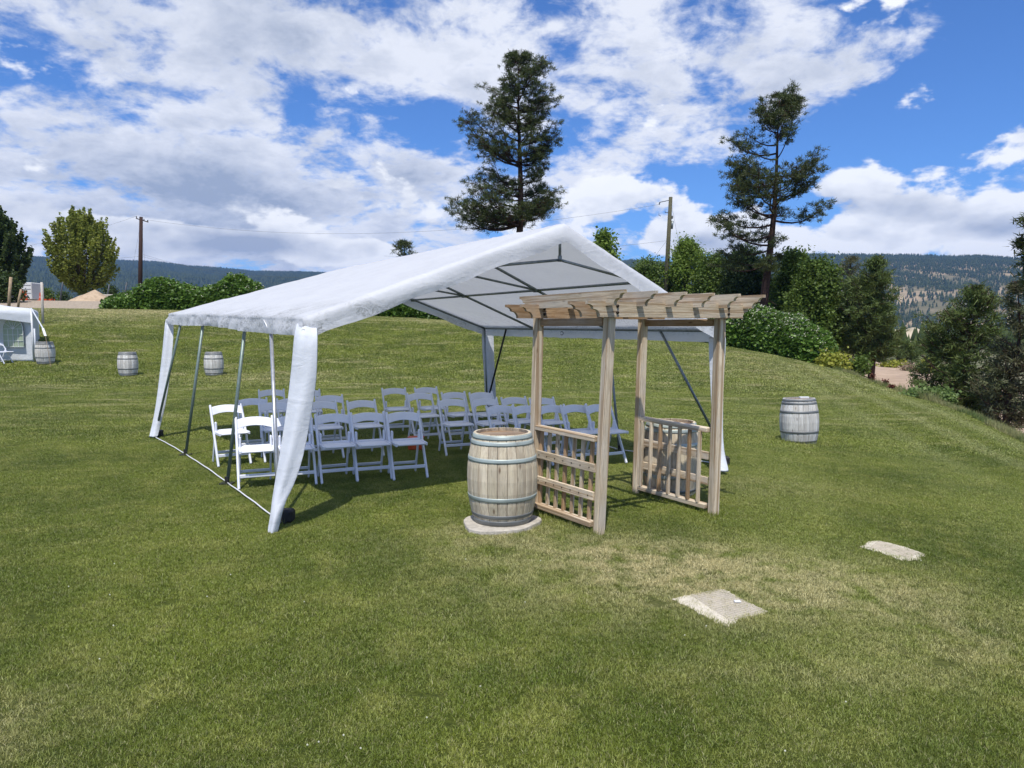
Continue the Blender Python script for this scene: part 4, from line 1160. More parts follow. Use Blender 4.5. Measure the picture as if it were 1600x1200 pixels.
def pine(name, base, label, prof, trunk_r, nbr, seed, per=14, needle='needle', lean=(0, 0), clump=.34, nn_=16, bare=.12, group=None, droop=.25, cone=1.05, top_fork=None, cat='tree', wid=.035, lower_dead=0, rz=0):
    """ponderosa: prof = [(height m, reach left m, reach right m) ...] from the ground up"""
    rs = np.random.RandomState(seed); rnd = random.Random(seed)
    base = Vector(base); Hh = prof[-1][0]
    root = empty(name, base, label, cat, group)
    hs = [p[0] for p in prof]; Ls = [p[1] for p in prof]; Rs = [p[2] for p in prof]
    def trunk(z): 
        u = z / Hh; return base + Vector((lean[0] * u + .12 * math.sin(u * 7 + seed), lean[1] * u + .1 * math.sin(u * 5), z))
    tb = MB(); zs = np.linspace(-.3, Hh * .97, 16)
    tb.tube([trunk(max(0, z)) + Vector((0, 0, min(0, z))) for z in zs], [trunk_r * (1.12 if z < .2 else 1) * max(.10, 1 - (z / Hh) ** 1.1) for z in zs], 9)
    tb.build('trunk', M['bark_pine'], root, True)
    lm = MB(); cen, dr = [], []
    zc0 = hs[0]
    for bnum in range(nbr):
        z = zc0 + (Hh - zc0) * (rnd.random() ** 1.18)
        if bnum < 5: z = Hh * (1 - .012 * bnum)
        az_ = rnd.random() * 2 * PI
        cx = math.cos(az_)
        l_, r_ = np.interp(z, hs, Ls), np.interp(z, hs, Rs)
        reach = (r_ if cx > 0 else l_) * abs(cx) + (l_ + r_) / 2 * (1 - abs(cx))
        reach *= rnd.uniform(.66, 1.06)
        reach = min(reach, (Hh - z) * cone + .20)
        if reach < .15: reach = .15
        dirv = Vector((cx, math.sin(az_), 0)); p0 = trunk(z)
        rise = rnd.uniform(-.15, .35) + .5 * (z / Hh) - droop * (1 - z / Hh)
        npt = 7; pts = []
        bend = rnd.uniform(-.25, .25)
        for i in range(npt):
            u = i / (npt - 1)
            side_ = Vector((-dirv.y, dirv.x, 0)) * math.sin(u * PI) * reach * bend * .5
            zz_ = reach * (rise * u - .35 * u * (1 - u) + .22 * u ** 3); zz_ = min(zz_, Hh - z)
            pts.append(p0 + dirv * reach * u + side_ + Vector((0, 0, zz_)))
        tube_chain(lm, pts, max(.02, trunk_r * .16 * (reach / 3 + .3)), .012, 4)
        ncl = max(2, int(per * (reach / 3.0) ** 1.1 * rnd.uniform(.6, 1.3)))
        for c_i in range(ncl):
            u = 1 - (rnd.random() ** 1.15) * (1 - bare - .18)
            i = min(npt - 2, int(u * (npt - 1))); fr = u * (npt - 1) - i
            q = pts[i].lerp(pts[i + 1], fr)
            sp = reach * .26 * (1.1 - .55 * u)
            off = Vector((rs.normal() * sp * .8, rs.normal() * sp * .8, abs(rs.normal()) * sp * .35 - .05))
            qq = q + off; ax_ = trunk(max(0, min(Hh, qq.z - base.z))); qq.z = min(qq.z, base.z + Hh - .45 * math.hypot(qq.x - ax_.x, qq.y - ax_.y) - rnd.random() * .15)
            if off.length > .25: lm.tube([q, q + off * .5 + Vector((0, 0, -.04)), qq], [.014, .010, .007], 3, False)
            cen.append(tuple(qq)); d_ = (dirv * .6 + off.normalized() * .6 + Vector((0, 0, .45))); dr.append(tuple(d_.normalized()))
    for (fx, fz0, fz1) in (top_fork or ()):                # extra leaders of a forked top
        p0 = trunk(Hh * fz0); tipp = base + Vector((lean[0] + fx, .2, Hh * fz1)); mid = p0.lerp(tipp, .5) + Vector((fx * .12, 0, -.1)); tube_chain(lm, [p0, mid, tipp], .07, .02, 5)
        for k in range(46):
            u = rnd.uniform(.25, 1.0); q = (p0.lerp(mid, u * 2) if u < .5 else mid.lerp(tipp, u * 2 - 1)); sp = .55 * (1.15 - u) + .10
            q = q + Vector((rs.normal() * sp, rs.normal() * sp, rs.normal() * .12)); cen.append(tuple(q)); dr.append((fx * .2, 0, .95))
    for i in range(lower_dead):
        z = rnd.uniform(zc0 * .35, zc0 + .5); az_ = rnd.random() * 6.28; L_ = rnd.uniform(.5, 1.6); dv_ = Vector((math.cos(az_), math.sin(az_), -.15))
        p0 = trunk(z); lm.tube([p0, p0 + dv_ * L_ * .5 + Vector((0, 0, .05)), p0 + dv_ * L_ + Vector((0, 0, -.15))], [.03, .02, .008], 4)
    lm.build('branches', M['bark_pine'], root)
    cen = np.array(cen); dr = np.array(dr); N = len(cen)
    C_ = np.repeat(cen, nn_, 0); D_ = np.repeat(dr, nn_, 0)
    D_ = D_ * .55 + rs.normal(size=D_.shape) * .62; D_ /= np.linalg.norm(D_, axis=1)[:, None]
    sc_ = np.repeat(rs.uniform(.6, 1.1, N), nn_) * clump
    C_ = C_ + rs.normal(size=C_.shape) * clump * np.array([.30, .30, .20])
    v, f = blades_mesh(C_, D_, sc_ * rs.uniform(.6, 1.1, len(C_)), wid * (clump / .34) * 1.6, rs)
    crown = link('crown', mesh_np(v, f), M[needle], root)
    return root
def leafy(name, base, label, prof, trunk_r, nclump, seed, leaf, mat_, spiky=.0, per=26, csz=.45, group=None, cat='tree', stems=7, bark='bark', depth=1.0, start=.12):
    """broad-leaved tree: prof = [(height, left, right)]; leaves in clumps on the limbs"""
    rs = np.random.RandomState(seed); rnd = random.Random(seed); base = Vector(base); Hh = prof[-1][0]
    root = empty(name, base, label, cat, group)
    hs = [p[0] for p in prof]; Ls = [p[1] for p in prof]; Rs = [p[2] for p in prof]
    tb = MB(); tb.tube([base + Vector((.03 * math.sin(i), 0, z)) for i, z in enumerate(np.linspace(-.3, hs[0] + (Hh - hs[0]) * .35, 6))], [trunk_r * (1 - .1 * i) for i in range(6)], 8)
    tb.build('trunk', M[bark], root, True)
    lm = MB(); cen = []
    fork = base + Vector((0, 0, hs[0] + (Hh - hs[0]) * .06))
    tips = []
    for i in range(nclump):
        z = hs[0] + (Hh - hs[0]) * rnd.random() ** .85
        az_ = rnd.random() * 2 * PI; cx = math.cos(az_)
        l_, r_ = np.interp(z, hs, Ls), np.interp(z, hs, Rs)
        reach = ((r_ if cx > 0 else l_) * abs(cx) + (l_ + r_) / 2 * (1 - abs(cx)) * depth) * (rnd.random() ** .38) * rnd.uniform(.9, 1.04)
        q = base + Vector((cx * reach, math.sin(az_) * reach, z)); tips.append(q)
    for q in tips[::max(1, nclump // (stems * 8))]:
        mid = fork.lerp(q, .5) + Vector((0, 0, -.12 * (q - fork).length * .5)); tube_chain(lm, [fork, mid, q], trunk_r * .30, .02, 4)
    lm.build('branches', M[bark], root)
    C_ = np.array([tuple(q) for q in tips]); N = len(C_)
    sc_ = rs.uniform(.6, 1.3, N) * csz
    Cx = np.repeat(C_, per, 0); S_ = np.repeat(sc_, per)[:, None]
    off = rs.normal(size=Cx.shape) * .5
    if spiky:                                          # upswept shoots
        out = C_ - (np.array(base) + np.array([0, 0, hs[0]])); out /= np.linalg.norm(out, axis=1)[:, None] + 1e-6; out[:, 2] += .9; out /= np.linalg.norm(out, axis=1)[:, None]
        al = rs.rand(len(Cx), 1) * 2.0 - .5
        off = off * (.34 * (1.25 - .6 * np.clip(al, 0, 1.5))) + np.repeat(out, per, 0) * al * spiky
    Cx = Cx + off * S_
    v, f = leaves_mesh(Cx, rs.uniform(.7, 1.3, len(Cx)) * leaf, rs)
    link('crown', mesh_np(v, f), M[mat_], root)
    return root
def pxprof(rows, ax, base_py, d, zb):
    """silhouette rows (py, left px, right px) of the photograph at depth d -> metres"""
    out = []
    for py, l_, r_ in rows:
        z = ray(ax, py, d).z - zb; s = (ray(ax + 1, py, d) - ray(ax, py, d)).x
        out.append((max(z, .1), max(0.05, (ax - l_) * s), max(.05, (r_ - ax) * s)))
    return sorted(out)
# --- the two tall ponderosa pines
d = 50; b0 = at(809, d)
pr = pxprof([(352, 712, 845), (335, 708, 868), (315, 714, 870), (300, 735, 866), (290, 742, 862), (268, 728, 858), (247, 718, 872), (232, 728, 870), (217, 732, 868), (200, 738, 864), (183, 748, 868), (163, 778, 876), (150, 784, 868), (132, 787, 862), (112, 788, 858), (98, 791, 842), (84, 800, 834), (80, 806, 824)], 812, 480, d, b0.z)
pine('ponderosa_pine', b0, 'tallest dark pine rising behind the tent ridge against the clouds', pr, .34, 108, 11, per=44, lean=(.15, 0), clump=.27, nn_=28, wid=.030, bare=.14, group='tall ponderosa pines', droop=.30, lower_dead=3, top_fork=((.45, .92, .99),))
d = 47; b0 = at(1190, d)
pr = pxprof([(420, 1128, 1212), (405, 1124, 1228), (385, 1126, 1238), (366, 1096, 1262), (350, 1100, 1286), (335, 1112, 1290), (318, 1116, 1280), (300, 1126, 1272), (285, 1128, 1268), (262, 1130, 1262), (250, 1134, 1262), (240, 1138, 1258), (225, 1146, 1256), (208, 1170, 1254), (190, 1172, 1250), (172, 1186, 1244), (158, 1186, 1240), (146, 1196, 1236)], 1206, 490, d, b0.z)
pine('ponderosa_pine', b0, 'tall open pine with reddish trunk above the vine hedge, right of the utility pole', pr, .32, 78, 23, per=36, lean=(.75, 0), clump=.29, nn_=28, wid=.030, bare=.30, group='tall ponderosa pines', droop=.40, lower_dead=8, top_fork=((-1.25, .86, .985), (.75, .86, 1.03)))
# --- younger conifers along the right edge
def young(px, d, rows, seed, label, nbr, needle='needle_young', r=.14, per=24, clump=.30, zb=None, base_px=None, nn_=20, bare=.05):
    b0 = at(base_px or px, d)
    if zb is not None: b0.z = zb
    pr = pxprof(rows, px, 600, d, b0.z)
    return pine('pine_tree', b0, label, pr, r, nbr, seed, per=per, needle=needle, clump=clump, nn_=nn_, bare=bare, droop=.12, cone=.62, group='young pines beyond the right edge of the lawn', wid=.030, lean=((px - (base_px or px)) * d / F_PX, 0))
young(1362, 44, [(565, 1332, 1388), (540, 1314, 1396), (510, 1306, 1394), (480, 1316, 1390), (455, 1324, 1388), (430, 1338, 1384), (415, 1348, 1378), (402, 1360, 1370)], 31, 'dense young pine with dark trunk beside the right end of the vine hedge', 150, base_px=1360, r=.22, clump=.40)
young(1320, 52, [(560, 1300, 1345), (520, 1296, 1344), (480, 1298, 1342), (440, 1298, 1340), (415, 1303, 1334), (400, 1312, 1326)], 32, 'greyish thin pine standing just behind and left of the dense young pine', 110, 'needle_dry', r=.14, clump=.36, nn_=11)
young(1512, 27, [(668, 1470, 1556), (640, 1448, 1572), (610, 1440, 1574), (580, 1446, 1568), (550, 1452, 1562), (520, 1462, 1560), (500, 1476, 1556), (475, 1484, 1552), (460, 1496, 1540), (446, 1508, 1522)], 33, 'broad dark green pine in front of the hill at the lawn edge', 190, 'needle_young', r=.13, clump=.30, per=20)
young(1450, 31, [(640, 1432, 1476), (600, 1430, 1478), (575, 1436, 1474), (550, 1440, 1468), (528, 1448, 1460)], 34, 'small pine tucked against the left side of the broad pine', 60, r=.07, clump=.28)
young(1583, 24, [(668, 1545, 1640), (620, 1540, 1650), (580, 1548, 1650), (540, 1556, 1640), (500, 1562, 1630), (460, 1576, 1620), (440, 1586, 1610)], 35, 'brownish pine cut by the right edge of the picture', 130, 'needle_dry', r=.13, clump=.28, per=20)
young(1608, 21, [(470, 1590, 1660), (440, 1584, 1660), (425, 1578, 1650), (400, 1586, 1650), (380, 1572, 1640), (355, 1590, 1640), (330, 1600, 1625)], 36, 'tall pine mostly outside the right edge, only the tips of its branches in view', 70, 'needle', r=.15, clump=.30, per=14, base_px=1625)
young(1414, 66, [(580, 1398, 1432), (560, 1398, 1432), (545, 1404, 1426), (533, 1410, 1418)], 37, 'distant dark pine below the pale sand bank', 50, r=.12, clump=.40)
young(1400, 60, [(600, 1388, 1412), (570, 1384, 1418), (545, 1392, 1408), (532, 1398, 1404)], 38, 'little pine behind the right side of the dense young pine', 36, r=.08, clump=.36)
young(1478, 62, [(600, 1456, 1494), (570, 1452, 1494), (552, 1460, 1486), (534, 1466, 1480)], 39, 'small blue-green pine seen left behind the broad dark pine', 44, 'needle_young', r=.1, clump=.4)
# tip of a conifer over the tent roof
d = 62; b0 = at(634, d)
pr = pxprof([(470, 604, 664), (430, 612, 656), (400, 616, 652), (388, 620, 648), (380, 624, 644), (376, 630, 640)], 634, 480, d, b0.z)
pine('pine_tree', b0, 'dark pine whose tip alone shows over the tent roof', pr, .2, 70, 41, per=14, clump=.42, nn_=14, bare=.05)
# --- broad-leaved trees
d = 62; b0 = at(138, d)
pr = pxprof([(456, 128, 150), (446, 112, 166), (432, 97, 180), (415, 88, 187), (398, 88, 188), (385, 92, 186), (374, 99, 180), (364, 106, 172), (356, 114, 160), (350, 122, 154), (346, 128, 142)], 138, 470, d, b0.z)
leafy('maple_tree', b0, 'rounded yellow-green tree with upswept shoots behind the gravel heap', pr, .16, 430, 51, .17, 'maple', spiky=1.5, per=46, csz=.50)
d = 58; b0 = at(8, d)
pr = pxprof([(455, -18, 34), (440, -36, 42), (420, -48, 46), (400, -52, 46), (380, -46, 42), (366, -34, 32), (355, -24, 22), (345, -12, 12), (338, -2, 8)], 6, 470, d, b0.z)
leafy('maple_tree', b0, 'darker rounded tree cut by the left edge of the picture', pr, .18, 480, 52, .17, 'darkleaf', spiky=1.4, per=46, csz=.50)
def bushy(px, d, rows, seed, label, n, mat_='locust', leaf=.135, csz=.62, r=.16, per=80, name='leafy_tree', group='broad-leaved trees behind the vine hedge', cat='tree', zb=None):
    b0 = at(px, d)
    if zb is not None: b0.z = zb
    return leafy(name, b0, label, pxprof(rows, px, 480, d, b0.z), r, n, seed, leaf, mat_, per=per, csz=csz, group=group, cat=cat)
bushy(1010, 62, [(500, 985, 1050), (470, 985, 1050), (440, 982, 1046), (420, 986, 1040), (411, 996, 1028)], 61, 'low dark leafy tree left of the leaning utility pole', 170, 'locust')
bushy(1070, 60, [(500, 1030, 1120), (470, 1032, 1122), (440, 1036, 1116), (415, 1044, 1108), (400, 1050, 1098), (390, 1056, 1084), (381, 1062, 1074)], 62, 'bright green tree with a thin top right behind the leaning utility pole', 230, 'locust_bright')
bushy(1112, 57, [(500, 1086, 1150), (470, 1080, 1152), (440, 1084, 1148), (418, 1094, 1138), (405, 1104, 1126)], 63, 'mid green tree between the utility pole and the red-trunked pine', 200, 'locust')
bushy(1160, 54, [(500, 1120, 1200), (470, 1118, 1202), (440, 1124, 1196), (415, 1134, 1184), (395, 1146, 1170)], 64, 'dull dark tree behind the trunk of the open pine', 230, 'darkleaf')
bushy(1232, 50, [(510, 1195, 1275), (480, 1196, 1274), (450, 1206, 1268), (425, 1218, 1256), (405, 1226, 1250), (399, 1232, 1246)], 65, 'leafy tree directly right of the red-trunked pine', 240, 'locust')
bushy(1272, 46, [(545, 1225, 1318), (520, 1222, 1322), (490, 1222, 1318), (465, 1232, 1308), (440, 1244, 1296), (422, 1256, 1284), (415, 1262, 1278)], 66, 'wide drooping green tree over the right end of the vine hedge', 330, 'locust')
bushy(1215, 52, [(500, 1190, 1240), (470, 1188, 1242), (440, 1196, 1236)], 67, 'dark tree low between two leafy trees behind the hedge', 90, 'darkleaf')
d = 58; b0 = at(944, d)
leafy('leafy_tree', b0, 'light green tree top peeping over the right slope of the tent', pxprof([(470, 900, 988), (420, 915, 975), (400, 928, 962), (385, 931, 955), (372, 934, 953), (366, 938, 948)], 944, 480, d, b0.z), .15, 150, 68, .20, 'locust_bright', per=30, csz=.55)
# --- yard plants at the left
def shrub(px, d, rows, seed, label, n, mat_, leaf=.13, csz=.4, name='shrub', group=None, cat='shrub', per=26):
    b0 = at(px, d); return leafy(name, b0, label, pxprof(rows, px, 480, d, b0.z), .05, n, seed, leaf, mat_, per=per, csz=csz, group=group, cat=cat)
shrub(12, 50, [(482, -18, 44), (470, -20, 40), (455, -16, 38), (440, -8, 32), (433, 2, 26)], 71, 'dark leafy shrub behind the marquee roof beside the tan post', 150, 'darkleaf')
shrub(77, 70, [(471, 62, 92), (462, 64, 90), (455, 70, 84)], 72, 'round green shrub between the white trailer and the fence posts', 70, 'locust')
shrub(106, 84, [(471, 96, 118), (463, 98, 114), (458, 102, 110)], 73, 'small green shrub left of the gravel heap', 40, 'darkleaf')
shrub(178, 78, [(472, 166, 190), (460, 168, 190), (448, 174, 186)], 74, 'thin dark shrub right of the gravel heap', 50, 'darkleaf')
shrub(205, 80, [(472, 190, 222), (464, 194, 220), (458, 200, 214)], 75, 'low dark shrub at the foot of the dark utility pole', 60, 'locust')
# --- plants along the right edge
shrub(1393, 59, [(592, 1380, 1408), (584, 1378, 1408), (574, 1386, 1402)], 76, 'bright yellow-green bush beside the dirt road', 70, 'yellowleaf', leaf=.16)
shrub(1448, 53, [(600, 1436, 1462), (588, 1438, 1460), (574, 1442, 1456), (566, 1446, 1452)], 77, 'second yellow-green bush, right of the dry grey bush', 60, 'yellowleaf', leaf=.16)
shrub(1424, 55, [(606, 1410, 1440), (594, 1412, 1438), (584, 1418, 1430)], 78, 'dry grey-brown twiggy bush between the two yellow-green bushes', 90, 'dryleaf', leaf=.10)
shrub(1300, 34.2, [(578, 1282, 1318), (570, 1280, 1320), (561, 1290, 1310)], 79, 'low yellow-flowered plant at the right foot of the vine hedge', 70, 'yellowleaf', leaf=.12)
shrub(1340, 40, [(582, 1326, 1352), (574, 1326, 1350), (564, 1334, 1346)], 80, 'small green bush beyond the end of the vine hedge', 50, 'locust')
shrub(1455, 23.5, [(644, 1420, 1485), (634, 1424, 1480), (626, 1436, 1470)], 81, 'spreading broad-leaved weeds on the lawn edge below the broad pine', 120, 'weed', leaf=.09, csz=.25)
for i, (px, py, h_) in enumerate(((1364, 597, 13), (1385, 604, 12), (1393, 608, 7))):
    b0 = G(px, py); root = empty('dock_plant', b0, ['tallest of the three red-brown dock plants, nearest the pine trunk', 'middle red-brown dock plant on the lawn edge', 'shortest red-brown dock plant, right of the other two'][i], 'plant', 'red-brown dock plants on the lawn edge')
    Hm = h_ * b0.y / F_PX; rs = np.random.RandomState(90 + i)
    mb = MB(); cen = []
    for k in range(4):
        tip = b0 + Vector((rs.uniform(-.12, .12), rs.uniform(-.1, .1), Hm * rs.uniform(.7, 1))); mb.tube([b0, b0.lerp(tip, .5), tip], [.008, .006, .003], 4)
        for q in range(45): cen.append(tuple(b0.lerp(tip, rs.uniform(.25, 1)) + Vector(tuple(rs.normal(size=3) * .030))))
    mb.build('stem', M['dock'], root); v, f = leaves_mesh(np.array(cen), .05, rs); link('seed_heads', mesh_np(v, f), M['dock'], root)
# tall dry grass along the right edge
rs = np.random.RandomState(77); N = 15000
th = rs.uniform(.40, .72, N); R0 = edge_R(th); r = R0 + np.abs(rs.normal(size=N)) * .9 - .25 + (rs.rand(N) < .3) * rs.uniform(0, 6, N)
x, y = r * np.sin(th), r * np.cos(th); z = height(x, y)
D_ = rs.normal(size=(N, 3)) * .35; D_[:, 2] = 1; D_ /= np.linalg.norm(D_, axis=1)[:, None]
tall = rs.uniform(.05, .16, N) * (1 + 1.1 * (fbm(x, y, .9, 3, 5) > .1)) * np.where(th > .5, 1.25, .8)
v, f = blades_mesh(np.stack([x, y, z - .01], -1), D_, tall, .020, rs)
tag(link('tall_grass', mesh_np(v, f), M['straw']), 'uncut dry grass and weeds along the right edge of the lawn', kind='stuff')

# --- vine hedges
def vine_hedge(path, label, seed, n, width, hts, leaf=.17, flowers=.02):
    """path: ground points along the hedge; hts: heights at the same points"""
    rs = np.random.RandomState(seed); Pp = [Vector(p) for p in path]; m_ = len(Pp)
    c0_ = Pp[m_ // 2]; root = empty('vine_hedge', on(c0_.x, c0_.y), label, 'hedge', 'vine-covered hedges at the top of the lawn')
    seg = np.cumsum([0] + [(Pp[i + 1] - Pp[i]).length for i in range(m_ - 1)]); Lt = seg[-1]
    xs, ys = np.array([p.x for p in Pp]), np.array([p.y for p in Pp])
    def surf(s, a, shell=1.0):
        x = np.interp(s, seg, xs); y = np.interp(s, seg, ys); e = 1e-2
        tx = np.interp(s + e, seg, xs) - np.interp(s - e, seg, xs); ty = np.interp(s + e, seg, ys) - np.interp(s - e, seg, ys); L_ = np.hypot(tx, ty) + 1e-9
        nx, ny = ty / L_, -tx / L_
        h_ = np.interp(s, seg, hts); end = np.clip(np.minimum(s, Lt - s) / .9, 0, 1) ** .5
        bumpy = 1 + .16 * fbm(s, a * 1.5, 1.3, 4, seed) + .10 * fbm(s, a * 2, 4.1, 2, seed + 1)
        w_ = width * bumpy * end * shell; hh = h_ * bumpy * (.35 + .65 * end) * shell
        ox = np.cos(a) * w_; oz = np.sin(a) ** .8 * hh
        px_, py_ = x + nx * ox, y + ny * ox
        return np.stack([px_, py_, height(px_, py_) * .6 + .4 * height(x, y) + oz], -1)
    ns, na = 70, 12
    S, A_ = np.meshgrid(np.linspace(0, Lt, ns), np.linspace(0.0, PI, na), indexing='ij')
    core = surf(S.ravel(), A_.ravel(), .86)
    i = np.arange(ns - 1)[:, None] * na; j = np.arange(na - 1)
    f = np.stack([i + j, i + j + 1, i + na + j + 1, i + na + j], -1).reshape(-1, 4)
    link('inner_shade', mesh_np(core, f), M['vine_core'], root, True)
    s = rs.uniform(0, Lt, n); a = np.where(rs.rand(n) < .8, rs.uniform(-.02, PI * .72, n), rs.uniform(0, PI, n)); a = np.clip(a, 0.01, PI)
    p_ = surf(s, a, 1) + rs.normal(size=(n, 3)) * .09
    p_ = p_ + np.stack([np.zeros(n), np.zeros(n), .22 * (rs.rand(n) < .05) * rs.rand(n)], -1)
    v, f = leaves_mesh(p_, rs.uniform(.6, 1.3, n) * leaf, rs, up=.5, elong=1.1)
    link('foliage', mesh_np(v, f), M['vine'], root)
    nf = int(n * flowers)
    if nf:
        s = rs.uniform(0, Lt, nf); a = rs.uniform(.5, 2.0, nf); p_ = surf(s, a, 1.06) + rs.normal(size=(nf, 3)) * .07
        cl = np.repeat(p_, 3, 0) + rs.normal(size=(nf * 3, 3)) * .035
        v, f = leaves_mesh(cl, .055, rs, up=.6); link('blossom', mesh_np(v, f), M['flower'], root)
    return root
def hp(px, d, k=0): p = at(px, d); return (p.x, p.y, 0)
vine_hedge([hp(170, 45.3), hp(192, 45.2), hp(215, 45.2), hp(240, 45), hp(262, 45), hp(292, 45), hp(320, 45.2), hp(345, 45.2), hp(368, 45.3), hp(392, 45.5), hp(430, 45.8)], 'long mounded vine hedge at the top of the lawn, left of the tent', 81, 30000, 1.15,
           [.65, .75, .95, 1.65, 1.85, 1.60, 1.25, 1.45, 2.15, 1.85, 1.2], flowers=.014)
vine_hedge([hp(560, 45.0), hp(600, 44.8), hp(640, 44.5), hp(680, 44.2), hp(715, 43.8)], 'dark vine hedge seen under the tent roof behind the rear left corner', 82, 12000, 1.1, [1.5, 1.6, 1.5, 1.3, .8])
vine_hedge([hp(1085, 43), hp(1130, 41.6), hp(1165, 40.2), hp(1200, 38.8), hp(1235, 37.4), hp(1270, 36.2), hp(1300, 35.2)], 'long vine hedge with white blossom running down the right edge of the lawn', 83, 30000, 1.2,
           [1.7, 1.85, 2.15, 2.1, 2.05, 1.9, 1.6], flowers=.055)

# ------------------------------------------------------------------ small marquee at the left
MQ = empty('small_marquee', at(30, 33), 'small grey-white marquee with an arched window in its wall, cut by the left edge', 'tent')
zg = hz(at(50, 32.5).x, 32.5)
c1_ = G(53, 566); zg = c1_.z
K1 = c1_.copy(); K0 = K1 + Vector((-4.2, -2.55, 0)); K2 = K1 + Vector((-2.55, 4.2, 0)); K3 = K0 + Vector((-2.55, 4.2, 0))
He = 2.12; Hp_ = 2.85; Hv = .52
def up(p, z): return Vector((p.x, p.y, zg + z))
def sheet(name, quad, m_, parent=MQ, nu=24, nv=14, amp=.03, seed=0, sol=.006):
    """a hanging cloth panel: quad = lower left, lower right, upper right, upper left"""
    a, b_, c_, d_ = quad; nrm = (b_ - a).cross(d_ - a).normalized(); v, f = [], []
    for i in range(nu + 1):
        for j in range(nv + 1):
            u, w_ = i / nu, j / nv; p = a.lerp(b_, u).lerp(d_.lerp(c_, u), w_)
            wv = math.sin(PI * u) * math.sin(PI * w_); p = p + nrm * amp * (mn.noise(Vector((u * 5 + seed, w_ * 3, seed))) * 1.2 + math.sin((u + w_ * .6) * 22 + seed) * .3 * u) * wv
            v.append(tuple(p))
    for i in range(nu):
        for j in range(nv): f.append((i * (nv + 1) + j, (i + 1) * (nv + 1) + j, (i + 1) * (nv + 1) + j + 1, i * (nv + 1) + j + 1))
    me_ = bpy.data.meshes.new('m'); me_.from_pydata(v, [], f); o = link(name, me_, m_, parent, True)
    md = o.modifiers.new('cloth', 'SOLIDIFY'); md.thickness = sol; return o
apex = up((K0 + K1 + K2 + K3) / 4, Hp_)
ins = .03
# the rear wall seen through the open front carries the arched window
Bk1, Bk0 = K1 + Vector((-.05, .10, 0)), K1 + Vector((-5.0, .25, 0))
sheet('back_wall', [up(Bk0, .02), up(Bk1, .02), up(Bk1, He), up(Bk0, He)], M['sheet_small'], nu=40, nv=20, amp=.12, seed=2)
sheet('side_wall', [up(K1, .02), up(K2, .02), up(K2, He), up(K1, He)], M['sheet_small'], amp=.06, seed=5)
for a, b_ in ((K0, K1), (K1, K2), (K2, K3), (K3, K0)):
    # roof facet with a hanging border cut to a shallow arch
    v, f = [], []; n = 20
    for i in range(n + 1):
        u = i / n; e = up(a.lerp(b_, u), He + .04); dirn = (e - apex)
        for j in range(9): 
            w_ = j / 8; q = apex.lerp(e, w_); q.z -= .16 * math.sin(w_ * PI); v.append(tuple(q))
        arch = Hv * (.50 + .50 * abs(2 * u - 1) ** 1.5) * 1.1
        v.append(tuple(e + Vector((0, 0, -arch * .5)) + (e - apex).normalized() * .02)); v.append(tuple(e + Vector((0, 0, -arch - .02))))
    for i in range(n):
        for j in range(10): f.append((i * 11 + j, (i + 1) * 11 + j, (i + 1) * 11 + j + 1, i * 11 + j + 1))
    me_ = bpy.data.meshes.new('m'); me_.from_pydata(v, [], f); o = link('roof', me_, M['sheet_leg'], MQ, True)
for k_ in (K0, K1, K2, K3): MB().tube([up(k_, 0), up(k_, He)], .035, 8).build('leg', M['white_paint'], MQ, True)
MB().tube([up(K1, .2) + Vector((.10, -.02, 0)), up(K1, 1.35) + Vector((.10, -.02, 0))], .03, 8).build('rolled_curtain', M['sheet_leg'], MQ, True)
# arched window on the back wall
wd = (Bk1 - Bk0).normalized(); wn = Vector((wd.y, -wd.x, 0)); wn = wn if wn.y < 0 else -wn
wc = Bk1 - wd * .72 + wn * .12; ww, w0, w1 = .41, .62, 1.34
m, b, bs, out = material('clear_window_film'); b.put(bs.inputs['Base Color'], (.30, .36, .26)); bs.inputs['Roughness'].default_value = .25; M['film'] = m
mb = MB(); ring = [up(wc - wd * ww, w0), up(wc + wd * ww, w0)] + [up(wc + wd * ww * math.cos(q), w1 + ww * math.sin(q)) for q in np.linspace(0, PI, 15)]
nr = len(ring); mb.add([r_ for r_ in ring] + [r_ - wn * .01 for r_ in ring], [tuple(range(nr)), tuple(range(nr, 2 * nr))[::-1]] + [(k, (k + 1) % nr, nr + (k + 1) % nr, nr + k) for k in range(nr)])
win = mb.build('window', M['film'], MQ); mb = MB()
for k in range(1, 4): u = -ww + 2 * ww * k / 4; mb.bar(up(wc + wd * u + wn * .012, w0), up(wc + wd * u + wn * .012, w1), .028, .012)
for k in range(4): mb.bar(up(wc - wd * ww + wn * .014, w0 + (w1 - w0) * k / 3), up(wc + wd * ww + wn * .014, w0 + (w1 - w0) * k / 3), .028, .012)
for q in (.6, 1.1, PI / 2, PI - 1.1, PI - .6): mb.bar(up(wc + wn * .012, w1), up(wc + wd * ww * math.cos(q) + wn * .012, w1 + ww * math.sin(q)), .024, .012)
mb.tube([p_ + wn * .01 for p_ in ring[1:]], .014, 5); mb.build('glazing_bar', M['white_paint'], win)
# guy strap and its anchor
sp0, sp1, sp2 = up(K1, He + .05), ray(67, 513, K1.y - .5), ray(71, 525, K1.y - .9); spg = on(sp2.x + .15, sp2.y)
MB().bar(sp0, sp1, .05, .008).build('guy_strap', M['sheet_leg'], MQ); MB().bar(sp1, sp2, .08, .012).build('guy_strap', M['white_paint'], MQ); MB().tube([sp2, spg], .010, 5).build('guy_line', M['post_tan'], MQ)
# white folding chair in the marquee opening
o = copy_tree(proto); q = G(6, 568); o.location = (q.x, q.y, hz(q.x, q.y)); o.rotation_euler = (0, 0, rad(-95)); o['label'] = 'white folding chair beside the small marquee at the left edge of the picture'; o['category'] = 'chair'; o['group'] = 'white folding chairs by the small marquee'
